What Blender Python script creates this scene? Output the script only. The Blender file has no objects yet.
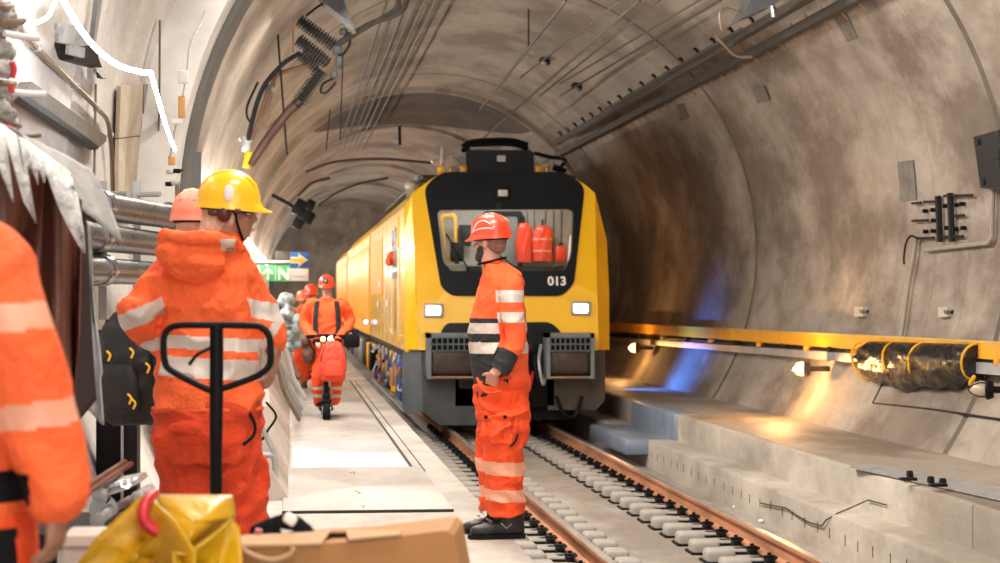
import bpy, bmesh, math, random
import numpy as np
from mathutils import Vector, Matrix, noise
random.seed(7)
V = Vector
C = bpy.context.scene.collection
R_ = math.radians
# ---------------------------------------------------------------- camera (lens 70 mm, 1.45 m over the left walkway)
FPX = 1950.0
PSI = math.atan(210 / FPX); PHI = math.atan(15.5 / FPX)
CAM = V((0, 0, 1.45))
FWD = V((math.sin(PSI) * math.cos(PHI), math.cos(PSI) * math.cos(PHI), math.sin(PHI)))
RGT = V((math.cos(PSI), -math.sin(PSI), 0)); UPV = RGT.cross(FWD)
def ray(px, py): return FWD + RGT * ((px - 500) / FPX) + UPV * ((281.5 - py) / FPX)
def P(px, py, d): return CAM + ray(px, py) * d
def PX(px, py, X): r = ray(px, py); return CAM + r * ((X - CAM.x) / r.x)
def PY(px, py, Y): r = ray(px, py); return CAM + r * ((Y - CAM.y) / r.y)
def PZ(px, py, Z): r = ray(px, py); return CAM + r * ((Z - CAM.z) / r.z)

cam_data = bpy.data.cameras.new('camera'); cam = bpy.data.objects.new('camera', cam_data); C.objects.link(cam)
cam.location = CAM; cam_data.sensor_width = 36; cam_data.lens = FPX / 1000 * 36
cam.rotation_euler = (math.pi / 2 + PHI, 0, -PSI)
cam_data.clip_end = 400; cam_data.clip_start = .05
cam_data.dof.use_dof = True; cam_data.dof.focus_distance = 12.5; cam_data.dof.aperture_fstop = 4.0
bpy.context.scene.camera = cam

# ---------------------------------------------------------------- materials
MATS = {}
def nd(nt, t, **kw):
    n = nt.nodes.new(t)
    for k, v in kw.items(): setattr(n, k, v)
    return n
def pm(name, col, rough=.6, metal=0, var=.15, scale=4, bump=.12, bscale=30, stretch=(1, 1, 1), emit=None, estr=0, alpha=1, trans=0, coat=0, bdist=.01, detail=6):
    if name in MATS: return MATS[name]
    m = bpy.data.materials.new(name); m.use_nodes = True; nt = m.node_tree
    b = nt.nodes['Principled BSDF']; L = nt.links.new
    tc = nd(nt, 'ShaderNodeTexCoord'); mp = nd(nt, 'ShaderNodeMapping'); mp.inputs['Scale'].default_value = stretch
    L(tc.outputs['Object'], mp.inputs['Vector'])
    if var > 0:
        n = nd(nt, 'ShaderNodeTexNoise'); n.inputs['Scale'].default_value = scale; n.inputs['Detail'].default_value = detail
        L(mp.outputs[0], n.inputs['Vector'])
        cr = nd(nt, 'ShaderNodeValToRGB')
        cr.color_ramp.elements[0].position = .3; cr.color_ramp.elements[1].position = .72
        cr.color_ramp.elements[0].color = (*[c * (1 - var) for c in col], 1)
        cr.color_ramp.elements[1].color = (*[min(1, c * (1 + var * .8)) for c in col], 1)
        L(n.outputs[0], cr.inputs[0]); L(cr.outputs[0], b.inputs['Base Color'])
        mr = nd(nt, 'ShaderNodeMapRange'); mr.inputs[3].default_value = max(.02, rough - .1); mr.inputs[4].default_value = min(1, rough + .1)
        L(n.outputs[0], mr.inputs[0]); L(mr.outputs[0], b.inputs['Roughness'])
    else:
        b.inputs['Base Color'].default_value = (*col, 1); b.inputs['Roughness'].default_value = rough
    b.inputs['Metallic'].default_value = metal
    if bump > 0:
        n2 = nd(nt, 'ShaderNodeTexNoise'); n2.inputs['Scale'].default_value = bscale; n2.inputs['Detail'].default_value = 4
        L(mp.outputs[0], n2.inputs['Vector'])
        bp = nd(nt, 'ShaderNodeBump'); bp.inputs['Strength'].default_value = bump; bp.inputs['Distance'].default_value = bdist
        L(n2.outputs[0], bp.inputs['Height']); L(bp.outputs[0], b.inputs['Normal'])
    if emit: b.inputs['Emission Color'].default_value = (*emit, 1); b.inputs['Emission Strength'].default_value = estr
    if trans: b.inputs['Transmission Weight'].default_value = trans
    if alpha < 1: b.inputs['Alpha'].default_value = alpha
    if coat: b.inputs['Coat Weight'].default_value = coat
    MATS[name] = m; return m

def concrete(name, col, stain=.5, ring=False, rough=.8):
    m = bpy.data.materials.new(name); m.use_nodes = True; nt = m.node_tree; b = nt.nodes['Principled BSDF']; L = nt.links.new
    tc = nd(nt, 'ShaderNodeTexCoord')
    def noi(sc, st, det=6, rgh=.55):
        mp = nd(nt, 'ShaderNodeMapping'); mp.inputs['Scale'].default_value = st; L(tc.outputs['Object'], mp.inputs[0])
        n = nd(nt, 'ShaderNodeTexNoise'); n.inputs['Scale'].default_value = sc; n.inputs['Detail'].default_value = det; n.inputs['Roughness'].default_value = rgh
        L(mp.outputs[0], n.inputs['Vector']); return n.outputs[0]
    def ramp(src, p0, c0, p1, c1):
        r = nd(nt, 'ShaderNodeValToRGB'); e = r.color_ramp.elements; e[0].position = p0; e[1].position = p1
        e[0].color = (c0, c0, c0, 1) if not isinstance(c0, tuple) else (*c0, 1); e[1].color = (c1, c1, c1, 1) if not isinstance(c1, tuple) else (*c1, 1)
        L(src, r.inputs[0]); return r.outputs[0]
    def mul(a, c2, f=1):
        x = nd(nt, 'ShaderNodeMix', data_type='RGBA', blend_type='MULTIPLY'); x.inputs[0].default_value = f
        L(a, x.inputs[6]); L(c2, x.inputs[7]); return x.outputs[2]
    c = ramp(noi(.8, (1, .6, 1)), .35, tuple(v * .82 for v in col), .68, tuple(min(1, v * 1.12) for v in col))
    c = mul(c, ramp(noi(1.6, (1, .55, 1), 8, .65), .36, (.88, .85, .82), .6, (1, 1, 1)), stain * .7)
    c = mul(c, ramp(noi(3.0, (1, .4, .6), 9, .7), .40, (.80, .77, .74), .56, (1, 1, 1)), stain * .7)
    c = mul(c, ramp(noi(.5, (1, .55, 1), 7, .65), .42, (.52, .48, .45), .55, (1, 1, 1)), stain)
    c = mul(c, ramp(noi(11, (1, .35, 1), 8, .7), .3, .82, .62, 1.0), .7)
    vo = nd(nt, 'ShaderNodeTexVoronoi'); vo.inputs['Scale'].default_value = 5.5; vo.inputs['Randomness'].default_value = 1; L(tc.outputs['Object'], vo.inputs['Vector'])
    c = mul(c, ramp(vo.outputs['Distance'], .045, .35, .085, 1.0), .55)
    if ring:
        sx = nd(nt, 'ShaderNodeSeparateXYZ'); L(tc.outputs['Object'], sx.inputs[0])
        ad = nd(nt, 'ShaderNodeMath', operation='MULTIPLY_ADD'); ad.inputs[1].default_value = 1 / 1.05; ad.inputs[2].default_value = .38; L(sx.outputs[1], ad.inputs[0])
        fr = nd(nt, 'ShaderNodeMath', operation='FRACT'); L(ad.outputs[0], fr.inputs[0])
        pp = nd(nt, 'ShaderNodeMath', operation='PINGPONG'); pp.inputs[1].default_value = .5; L(fr.outputs[0], pp.inputs[0])
        c = mul(c, ramp(pp.outputs[0], .004, .62, .02, 1.0), .55)
    L(c, b.inputs['Base Color']); b.inputs['Roughness'].default_value = rough
    bp = nd(nt, 'ShaderNodeBump'); bp.inputs['Strength'].default_value = .35; bp.inputs['Distance'].default_value = .02
    L(noi(16, (1, .4, 1), 8, .7), bp.inputs['Height']); L(bp.outputs[0], b.inputs['Normal'])
    MATS[name] = m; return m

M_LIN = concrete('lining_concrete', (.50, .44, .375), .8, True)
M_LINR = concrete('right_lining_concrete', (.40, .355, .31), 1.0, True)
M_LINL = concrete('pale_left_concrete', (.78, .76, .74), .45)
M_SEAM = pm('joint_gap_dark', (.13, .11, .09), .9, 0, .3, 3, 0)  # dark colour of the joints between lining segments and wall panels
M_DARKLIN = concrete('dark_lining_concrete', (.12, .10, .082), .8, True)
M_SLAB = concrete('slab_concrete', (.38, .345, .31), .7)
M_WALK = concrete('walkway_concrete', (.54, .505, .475), .55)
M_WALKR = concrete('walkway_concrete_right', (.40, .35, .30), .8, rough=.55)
M_LEDGE = concrete('ledge_concrete', (.50, .46, .41), .7)
M_PANELW = concrete('haunch_concrete', (.55, .47, .42), .6)
ORA = pm('orange_fabric', (.95, .135, .03), .75, 0, .12, 3, .8, 14, bdist=.04)
ORA2 = pm('orange_fabric_trousers', (.86, .075, .01), .75, 0, .2, 4, .8, 12, bdist=.04)
ORA3 = pm('deep_orange_fabric', (.66, .050, .008), .8, 0, .25, 4, .9, 12, bdist=.04)
ORAP = pm('orange_knit', (.93, .115, .025), .8, 0, .06, 3, .25, 16, bdist=.02)
REFL = pm('reflective_tape', (.62, .55, .50), .45, .15, .08, 8, .3, 22, bdist=.01)
REFLO = pm('reflective_tape_orange_net', (.85, .38, .25), .5, .1, .08, 8, .3, 22)
BLKF = pm('black_fabric', (.006, .006, .008), .8, 0, .3, 6, .5, 20, bdist=.02)
GREYF = pm('charcoal_fabric', (.016, .019, .022), .8, 0, .3, 6, .5, 20, bdist=.02)
SKIN = pm('skin', (.60, .31, .22), .5, 0, .08, 10, .1, 40)
SKIND = pm('skin_tanned', (.36, .17, .11), .5, 0, .1, 10, .1, 40)
HAIRB = pm('dark_hair', (.04, .025, .018), .8, 0, .3, 30, .8, 90)
HAIRG = pm('grey_blond_hair', (.62, .50, .38), .8, 0, .35, 30, .9, 70, stretch=(1, 1, .3))
HELO = pm('orange_helmet', (.85, .05, .012), .35, 0, .05, 8, 0, coat=.4)
HELY = pm('yellow_helmet', (.92, .52, .01), .3, 0, .05, 8, 0, coat=.5)
BOOT = pm('black_leather', (.010, .010, .011), .5, 0, .4, 12, .5, 40)
RUB = pm('black_rubber', (.008, .008, .008), .75, 0, .3, 10, .2, 50)
WHITE = pm('white_plastic', (.80, .80, .80), .5, 0, .08, 5, .1, 30)
YEL = pm('train_yellow_paint', (1.0, .56, .006), .32, 0, .06, 1.5, .02, 8, coat=.4)
YELG = pm('yellow_gloss', (.88, .43, .01), .35, 0, .1, 3, .05, 8)
MASK = pm('dark_train_paint', (.006, .009, .012), .45, 0, .15, 3, .02, 20, coat=.1)
GREY = pm('grey_painted_steel', (.055, .063, .072), .5, .1, .2, 4, .1, 20)
GREYD = pm('dark_grey_steel', (.018, .018, .02), .55, .3, .4, 5, .2, 20)
GREYL = pm('light_grey_steel', (.42, .43, .44), .4, .4, .2, 6, .1, 30)
STEEL = pm('galvanised_steel', (.50, .50, .50), .3, .8, .2, 8, .1, 30)
CHROME = pm('polished_steel', (.85, .88, .92), .32, .9, .1, 8, .02, 30)
BLK = pm('black_paint', (.004, .004, .005), .5, .1, .2, 8, .05, 30)
BLKG = pm('black_plastic_sheet', (.004, .005, .006), .28, 0, .2, 8, .35, 5, bdist=.05, detail=2)
RUST = pm('rusty_steel', (.44, .205, .11), .7, .25, .35, 8, .2, 40, stretch=(1, .15, 1))
BROWN = pm('weathered_pad', (.04, .026, .02), .5, .1, .6, 6, .3, 12)
BLUEP = pm('blue_paint', (.05, .16, .55), .4, 0, .2, 5, .05, 20)
EM_HEAD = pm('headlight_emitter', (.9, .95, 1), .4, 0, 0, bump=0, emit=(.82, .92, 1), estr=5)
EM_WARM = pm('warm_bulb', (1, .7, .3), .4, 0, 0, bump=0, emit=(1, .60, .22), estr=5)
EM_LED = pm('led_tube', (1, 1, 1), .4, 0, 0, bump=0, emit=(.90, .96, 1), estr=26)
EM_ROPE = pm('led_rope', (1, 1, 1), .4, 0, 0, bump=0, emit=(1, .95, .88), estr=62)
CAB = pm('cab_interior_grey', (.33, .31, .28), .6, 0, .1, 4, .05, 20)
RED = pm('red_plastic', (.55, .02, .03), .35, 0, .1, 8, .1, 40)
GLASS = bpy.data.materials.new('window_glass'); GLASS.use_nodes = True
_g = GLASS.node_tree; _g.nodes.clear(); _o = nd(_g, 'ShaderNodeOutputMaterial'); _mx = nd(_g, 'ShaderNodeMixShader'); _t = nd(_g, 'ShaderNodeBsdfTransparent'); _gl = nd(_g, 'ShaderNodeBsdfGlossy')
_t.inputs[0].default_value = (.80, .84, .84, 1); _gl.inputs['Roughness'].default_value = .04; _mx.inputs[0].default_value = .07
_g.links.new(_t.outputs[0], _mx.inputs[1]); _g.links.new(_gl.outputs[0], _mx.inputs[2]); _g.links.new(_mx.outputs[0], _o.inputs[0])

for k_ in ('dark_train_paint', 'black_paint', 'black_fabric', 'black_rubber', 'dark_grey_steel'): MATS[k_].node_tree.nodes['Principled BSDF'].inputs['Specular IOR Level'].default_value = .18
# ---------------------------------------------------------------- mesh helpers
WL = {}
def catmull(pts, k=6):
    pts = [V(p) for p in pts]
    if len(pts) < 3: return pts
    out = []; q = [pts[0] * 2 - pts[1]] + pts + [pts[-1] * 2 - pts[-2]]
    for i in range(1, len(q) - 2):
        for j in range(k):
            t = j / k; a, b, c, d = q[i - 1], q[i], q[i + 1], q[i + 2]
            out.append(.5 * ((2 * b) + (c - a) * t + (2 * a - 5 * b + 4 * c - d) * t * t + (3 * b - a - 3 * c + d) * t ** 3))
    out.append(pts[-1]); return out
class MB:
    def __init__(s): s.bm = bmesh.new(); s.mi = 0
    def _n(s, fs):
        for f in fs: f.material_index = s.mi
    def loft(s, rings, cap=True, closed=False):
        vs = [[s.bm.verts.new(p) for p in r] for r in rings]; n = len(rings[0]); fs = []
        m = len(vs)
        for i in range(m - 1 + (1 if closed else 0)):
            a, b = vs[i], vs[(i + 1) % m]
            for j in range(n):
                fs.append(s.bm.faces.new((a[j], a[(j + 1) % n], b[(j + 1) % n], b[j])))
        if cap and not closed:
            fs.append(s.bm.faces.new(vs[0][::-1])); fs.append(s.bm.faces.new(vs[-1]))
        s._n(fs); return s
    def strip(s, a, b):
        va = [s.bm.verts.new(p) for p in a]; vb = [s.bm.verts.new(p) for p in b]
        s._n([s.bm.faces.new((va[i], va[i + 1], vb[i + 1], vb[i])) for i in range(len(a) - 1)]); return s
    def grid(s, rows):
        vs = [[s.bm.verts.new(p) for p in r] for r in rows]
        s._n([s.bm.faces.new((vs[i][j], vs[i][j + 1], vs[i + 1][j + 1], vs[i + 1][j])) for i in range(len(vs) - 1) for j in range(len(vs[0]) - 1)]); return s
    def box(s, c, size, rot=None, bev=0, seg=2):
        t = bmesh.new(); bmesh.ops.create_cube(t, size=1)
        for v in t.verts: v.co = V((v.co.x * size[0], v.co.y * size[1], v.co.z * size[2]))
        if bev: bmesh.ops.bevel(t, geom=t.edges[:], offset=min(bev, min(size) * .45), segments=seg, affect='EDGES', profile=.5)
        mt = Matrix.Translation(V(c)) @ (rot.to_4x4() if rot is not None else Matrix.Identity(4))
        s._merge(t, mt); return s
    def _merge(s, t, mt):
        mp = {}
        for v in t.verts: mp[v] = s.bm.verts.new(mt @ v.co)
        s._n([s.bm.faces.new([mp[v] for v in f.verts]) for f in t.faces]); t.free()
    def b2(s, p0, p1, bev=0):
        p0 = V(p0); p1 = V(p1); return s.box((p0 + p1) / 2, [abs(p1[i] - p0[i]) for i in range(3)], None, bev)
    def ell(s, c, r, rot=None, u=16, v=10):
        t = bmesh.new(); bmesh.ops.create_uvsphere(t, u_segments=u, v_segments=v, radius=1)
        for q in t.verts: q.co = V((q.co.x * r[0], q.co.y * r[1], q.co.z * r[2]))
        s._merge(t, Matrix.Translation(V(c)) @ (rot.to_4x4() if rot is not None else Matrix.Identity(4))); return s
    def tube(s, pts, r, n=8, smooth=False, rnd=False):
        pts = [V(p) for p in pts]
        rr = r if isinstance(r, (list, tuple)) else [r] * len(pts)
        if smooth and len(pts) > 2:
            k = 6; q = catmull(pts, k); r2 = []
            for i in range(len(pts) - 1):
                for j in range(k): r2.append(rr[i] + (rr[i + 1] - rr[i]) * j / k)
            r2.append(rr[-1]); pts, rr = q, r2
        rings = []; T = (pts[1] - pts[0]).normalized()
        u = T.orthogonal().normalized()
        P2 = []; 
        for i, p in enumerate(pts):
            if i == 0: t = pts[1] - pts[0]
            elif i == len(pts) - 1: t = pts[-1] - pts[-2]
            else: t = (pts[i + 1] - pts[i]).normalized() + (pts[i] - pts[i - 1]).normalized()
            t = t.normalized() if t.length > 1e-9 else T
            u = (u - t * u.dot(t)); u = u.normalized() if u.length > 1e-6 else t.orthogonal().normalized(); w = t.cross(u)
            P2.append((p, t, u, w, rr[i]))
        if rnd:
            p, t, u0, w, a = P2[0]; pre = [(p - t * a * math.sin(x), t, u0, w, a * math.cos(x)) for x in (1.35, .9, .45)]
            p, t, u0, w, a = P2[-1]; post = [(p + t * a * math.sin(x), t, u0, w, a * math.cos(x)) for x in (.45, .9, 1.35)]
            P2 = pre + P2 + post
        for p, t, u0, w, a in P2:
            rings.append([p + u0 * (a * math.cos(2 * math.pi * j / n)) + w * (a * math.sin(2 * math.pi * j / n)) for j in range(n)])
        return s.loft(rings)
    def cyl(s, a, b, r, n=20, r2=None): return s.tube([a, b], [r, r if r2 is None else r2], n)
    def poly(s, pts, off):   # closed prism from a planar outline
        off = V(off); a = [s.bm.verts.new(p) for p in pts]; b = [s.bm.verts.new(V(p) + off) for p in pts]; n = len(a)
        fs = [s.bm.faces.new(a[::-1]), s.bm.faces.new(b)] + [s.bm.faces.new((a[i], a[(i + 1) % n], b[(i + 1) % n], b[i])) for i in range(n)]
        s._n(fs); return s
    def lathe(s, c, axis, prof, n=24):   # prof: (distance along axis, radius)
        axis = V(axis).normalized(); u = axis.orthogonal().normalized(); w = axis.cross(u); c = V(c)
        return s.loft([[c + axis * h + (u * math.cos(2 * math.pi * j / n) + w * math.sin(2 * math.pi * j / n)) * max(r, 1e-4) for j in range(n)] for h, r in prof])
    def build(s, name, mat, parent=None, smooth=True, angle=40, origin=None, keep=False):
        bm = s.bm
        bmesh.ops.recalc_face_normals(bm, faces=bm.faces[:])
        if parent is not None: o0 = WL[parent]
        elif origin is not None: o0 = V(origin)
        else:
            co = [v.co for v in bm.verts]
            o0 = V(((min(c.x for c in co) + max(c.x for c in co)) / 2, (min(c.y for c in co) + max(c.y for c in co)) / 2, min(c.z for c in co)))
        for v in bm.verts: v.co -= o0
        me = bpy.data.meshes.new(name); bm.to_mesh(me); bm.free()
        for m in (mat if isinstance(mat, (list, tuple)) else [mat]): me.materials.append(m)
        o = bpy.data.objects.new(name, me); C.objects.link(o)
        if smooth:
            me.shade_smooth()
            try: me.set_sharp_from_angle(angle=R_(angle))
            except Exception: pass
        if parent is not None: o.parent = parent; o.location = (0, 0, 0)
        else: o.location = o0
        WL[o] = o0; return o
def tag(o, label=None, cat=None, group=None, kind=None):
    if label: o['label'] = label
    if cat: o['category'] = cat
    if group: o['group'] = group
    if kind: o['kind'] = kind
    return o
def empty(name, loc, label=None, cat=None, group=None):
    o = bpy.data.objects.new(name, None); C.objects.link(o); o.location = loc; o.empty_display_size = .1; WL[o] = V(loc)
    return tag(o, label, cat, group)
def kids(o): return [c for c in bpy.data.objects if c.parent == o]
def copy_tree(o, loc=None, label=None, parent=None):
    c = o.copy(); C.objects.link(c); c.parent = parent
    if loc is not None: c.location = loc
    if label: c['label'] = label
    for ch in kids(o):
        if ch.name != c.name: copy_tree(ch, parent=c)
    return c
def struct(o): o['kind'] = 'structure'; return o
def text_mesh(name, s, mat, size, origin, xdir, ydir, parent, thick=.004, bold=.0):
    cu = bpy.data.curves.new(name, 'FONT'); cu.body = s; cu.size = size; cu.extrude = thick; cu.align_x = 'CENTER'; cu.align_y = 'CENTER'; cu.offset = bold
    t = bpy.data.objects.new(name, cu); C.objects.link(t); bpy.context.view_layer.update()
    me = bpy.data.meshes.new_from_object(t.evaluated_get(bpy.context.evaluated_depsgraph_get())); bpy.data.objects.remove(t)
    xd = V(xdir).normalized(); yd = V(ydir).normalized(); zd = xd.cross(yd)
    base = V(origin) - (WL[parent] if parent is not None else V((0, 0, 0)))
    for v in me.vertices: v.co = base + xd * v.co.x + yd * v.co.y + zd * v.co.z
    me.materials.clear(); me.materials.append(mat); me.name = name
    o = bpy.data.objects.new(name, me); C.objects.link(o)
    if parent is not None: o.parent = parent; WL[o] = WL[parent]
    return o

# ---------------------------------------------------------------- tunnel
CX, CZ, RAD = 3.0, 2.155, 4.0
RT, SLAB = -.55, -.79          # rail top, track slab
JO = [-.1, 6, 12.2, 18.5, 24.0, 29.0, 34.9, 41.2, 47.5] + [53.8 + 6.3 * k for k in range(14)]
def cpt(th, r, y): return V((CX + r * math.cos(R_(th)), y, CZ + r * math.sin(R_(th))))
def lining(name, t0, t1, y0, y1, mat, rad=RAD):
    ys = [y0]; 
    for j in JO:
        for d, g in ((-.16, 0), (-.04, 1), (.04, 1), (.16, 0)):
            if y0 < j + d < y1: ys.append(j + d)
    ys.append(y1); n = max(2, int((t1 - t0) / 2.2)); rows = []
    for y in ys:
        near = min(abs(y - j) for j in JO)
        r = rad + (.03 if near < .05 else 0) + (.02 if sum(1 for j in JO if j < y) % 2 else 0)
        rows.append([cpt(t0 + (t1 - t0) * i / n, r, y) for i in range(n + 1)])
    b = MB(); b.grid(rows); b.bm.faces.ensure_lookup_table()
    for f in b.bm.faces:
        cy = f.calc_center_median().y
        if min(abs(cy - j) for j in JO) < .012: f.material_index = 1
    return struct(b.build(name, [mat, M_SEAM], origin=(0, 0, 0), angle=25))
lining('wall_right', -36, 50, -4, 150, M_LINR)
lining('ceiling', 50, 130, -4, 43.7, M_LIN)
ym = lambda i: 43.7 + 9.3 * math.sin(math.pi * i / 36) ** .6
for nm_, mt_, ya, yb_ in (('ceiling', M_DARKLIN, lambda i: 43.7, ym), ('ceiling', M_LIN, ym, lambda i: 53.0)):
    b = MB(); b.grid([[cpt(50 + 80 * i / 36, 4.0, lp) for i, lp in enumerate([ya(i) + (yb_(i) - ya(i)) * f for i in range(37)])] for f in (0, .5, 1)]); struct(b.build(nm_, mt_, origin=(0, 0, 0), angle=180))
for r1, y0, y1 in ((4.36, 8.7, 18), (5.21, -4, 8.75)):
    b = MB(); b.loft([[cpt(130, 3.98, y), cpt(130, r1, y), cpt(130.4, r1, y), cpt(130.4, 3.98, y)] for y in (y0, y1)]); struct(b.build('trim_8', M_LINL, origin=(0, 0, 0)))
lining('ceiling', 50, 130, 53, 150, M_LIN)
lining('wall_left', 127, 216, 18.0, 150, M_LIN, 4.012)
lining('wall_left', 130, 218, 8.7, 18.0, M_LINL, 4.35)
lining('wall_left', 130, 222, -4, 8.7, M_LINL, 5.2)
b = MB(); b.loft([[cpt(t, 4.35, 8.7), cpt(t, 5.2, 8.7), cpt(t, 5.2, 8.75), cpt(t, 4.35, 8.75)] for t in range(130, 223, 3)]); struct(b.build('trim_9', M_LINL, origin=(0, 0, 0)))
b = MB(); b.b2((-1.5, 96, -1), (7.5, 96.3, 6.5)); struct(b.build('wall_far', M_LIN))
# arch frame round the left wall, light flange and grey band
b = MB()
for y0, y1, r0 in ((16.8, 17.45, 3.9),):
    b.loft([[cpt(t, 3.98, y0), cpt(t, 3.98, y1), cpt(t, 4.45, y1), cpt(t, 4.45, y0)] for t in range(95, 217, 3)])
struct(b.build('trim_1', pm('light_arch_steel', (.70, .69, .68), .5, .1, .15, 3, .1, 12), origin=(0, 0, 0), angle=30))
b = MB(); b.loft([[cpt(t, 3.93, 17.5), cpt(t, 3.91, 18.15), cpt(t, 4.4, 18.15), cpt(t, 4.4, 17.5)] for t in range(95, 196, 3)])
struct(b.build('trim_2', pm('grey_arch_band', (.13, .125, .12), .6, .2, .2, 3, .1, 12), origin=(0, 0, 0), angle=30))
# projecting ribs where the sections of the lining meet further back
k = 3
for y in (43.7, 53.0, 68.9, 80):
    b = MB(); b.loft([[cpt(t, 3.9 if y > 40 else 3.95, y - .12), cpt(t, 3.9 if y > 40 else 3.95, y + .12), cpt(t, 4.1, y + .12), cpt(t, 4.1, y - .12)] for t in range(-34, 217, 4)])
    struct(b.build('trim_%d' % k, M_LIN, origin=(0, 0, 0), angle=30)); k += 1
# floors
WLX = 1.34
def slabbox(name, p0, p1, mat, bev=0): b = MB(); b.b2(p0, p1, bev); return struct(b.build(name, mat, origin=(0, 0, 0)))
slabbox('track_bed', (1.0, -4, SLAB - .3), (5.2, 150, SLAB), M_SLAB)
slabbox('walkway', (-2.8, -4, -1.1), (WLX, 150, 0), M_WALK, .015)
LX, RX, WX = 4.67, 5.02, 6.45
slabbox('ledge', (LX, -4, -1.1), (5.4, 150, -.42), M_LEDGE, .03)
b = MB()
for y0, y1 in ((-4, 13.98), (14, 22.48), (22.5, 31), (31.02, 50), (50.02, 150)):
    b.b2((RX, y0, -1.2), (WX, y1, -.085), .02)
struct(b.build('walkway', M_LEDGE, origin=(0, 0, 0)))
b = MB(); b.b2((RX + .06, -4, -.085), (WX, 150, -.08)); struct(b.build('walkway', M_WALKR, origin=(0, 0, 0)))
# form tie slots in the ledge face are shallow dark recesses
b = MB()
for i in range(44):
    y = 9 + i * .42 + random.uniform(-.05, .05); b.box((LX - .001, y, -.60 + random.uniform(-.015, .015)), (.006, .014, .09))
tag(b.build('ledge_slots', pm('slot_dark', (.05, .045, .04), .9, 0, 0, bump=0), smooth=False), kind='structure')
# haunch at the foot of the left wall: leaning concrete panels
b = MB(); ys = [14 + 3.1 * i for i in range(22)]
for i, y in enumerate(ys):
    b.poly([V((0, y, 0)), V((-.62, y, 1.02)), V((-.9, y, 1.02)), V((-.9, y, 0))], (0, 3.07, 0))
struct(b.build('wall_left_haunch', M_PANELW, origin=(0, 0, 0), smooth=False))
# walkway cover plates and joints
def plate(name, x0, x1, y0, y1, z, mat, label, h=.012, top=True):
    b = MB(); b.b2((x0, y0, z), (x1, y1, z + h), .003); o = b.build(name, mat); tag(o, label, 'floor plate'); return o
PLT = concrete('pale_cover_plate', (.60, .645, .69), .3, rough=.5)
PLT2 = concrete('board_plate', (.50, .465, .44), .5, rough=.6)
plate('cover_plate', .02, 1.0, 16.5, 19.6, .0, PLT, 'pale bluish grey cover plate on the left walkway, nearer than the scooter rider')
plate('cover_plate', .02, 1.0, 19.62, 34, .0, PLT2, 'long cover plate on the left walkway under the scooter rider')
plate('cover_plate', -.05, 1.10, 13.15, 16.45, .0, PLT2, 'grey cover plate beside the bare front strip, edge gap toward the camera', .02)
b = MB(); b.b2((1.02, 16.6, 0), (1.045, 34, .004)); b.b2((1.115, 16.2, 0), (1.125, 34, .004)); b.b2((-.05, 13.12, 0), (1.10, 13.145, .018))
tag(b.build('walkway_groove', pm('groove_dark', (.03, .028, .025), .9, 0, 0, bump=0)), kind='structure')
# ---------------------------------------------------------------- rails, blocks, clips
RLX, RRX = 2.415, 4.016
def rail(x, label):
    b = MB(); zt = RT
    prof = [(-.075, -.17), (.075, -.17), (.075, -.158), (.012, -.14), (.010, -.045), (.036, -.035), (.036, -.006), (.028, 0), (-.028, 0), (-.036, -.006), (-.036, -.035), (-.010, -.045), (-.012, -.14), (-.075, -.158)]
    b.loft([[V((x + a, y, zt + c)) for a, c in prof] for y in (-4, 150)])
    r = b.build('rail', RUST, smooth=False); tag(r, label, 'rail')
    h = MB(); h.b2((x - .031, -4, zt - .006), (x + .031, 150, zt + .0015)); h.build('rail_head', CHROME, r, smooth=False); return r
rail(RLX, 'steel rail nearer the standing man, shiny head on a rusty web')
rail(RRX, 'steel rail nearer the stepped ledge, shiny head on a rusty web')
BLOCK = pm('block_concrete', (.33, .31, .285), .8, 0, .15, 6, .3, 40)
def sleeper(x, y, sd, label, group):
    b = MB(); b.box((x - .02, y, SLAB + .0), (.56, .25, .08), None, .02, 2)
    b.box((x - .41 - (.04 if x < 3 else 0), y, SLAB + .035 + (.02 if x < 3 else 0)), (.24, .27, .16 + (.04 if x < 3 else 0)), None, .038, 3)
    if x < 3: b.box((x + .36, y, SLAB + .025), (.20, .28, .12), None, .035, 3)
    o = b.build('sleeper_block', BLOCK, angle=60); tag(o, label, 'sleeper block', group)
    b = MB(); b.box((x - .10, y, SLAB + .006), (.90, .31, .03)); b.build('rubber_boot', RUB, o, smooth=False)
    for q in (-1, 1):
        b = MB(); xx = x + q * .105
        b.tube([(xx + q * .05, y - .05, SLAB + .085), (xx - q * .03, y - .045, SLAB + .12), (xx + q * .05, y - .01, SLAB + .125), (xx + q * .05, y + .01, SLAB + .125), (xx - q * .03, y + .045, SLAB + .12), (xx + q * .05, y + .05, SLAB + .085)], .011, 6, True)
        b.box((xx + q * .02, y, SLAB + .09), (.07, .12, .05), None, .01); b.cyl((xx + q * .02, y, SLAB + .1), (xx + q * .02, y, SLAB + .155), .018, 6)
        b.build('rail_clip', BLK, o)
    return o
s0 = sleeper(RLX, 12.3, 1, 'one of the pale concrete sleeper blocks under the left rail, by the standing man', 'sleeper blocks under the left rail')
sR = sleeper(RRX, 13.2, 1, 'one of the pale concrete sleeper blocks under the right rail', 'sleeper blocks under the right rail')
for i in range(1, 34): copy_tree(s0, V(s0.location) + V((0, .6 * i, 0)))
for i in range(1, 32): copy_tree(sR, V(sR.location) + V((0, .6 * i, 0)))

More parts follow.
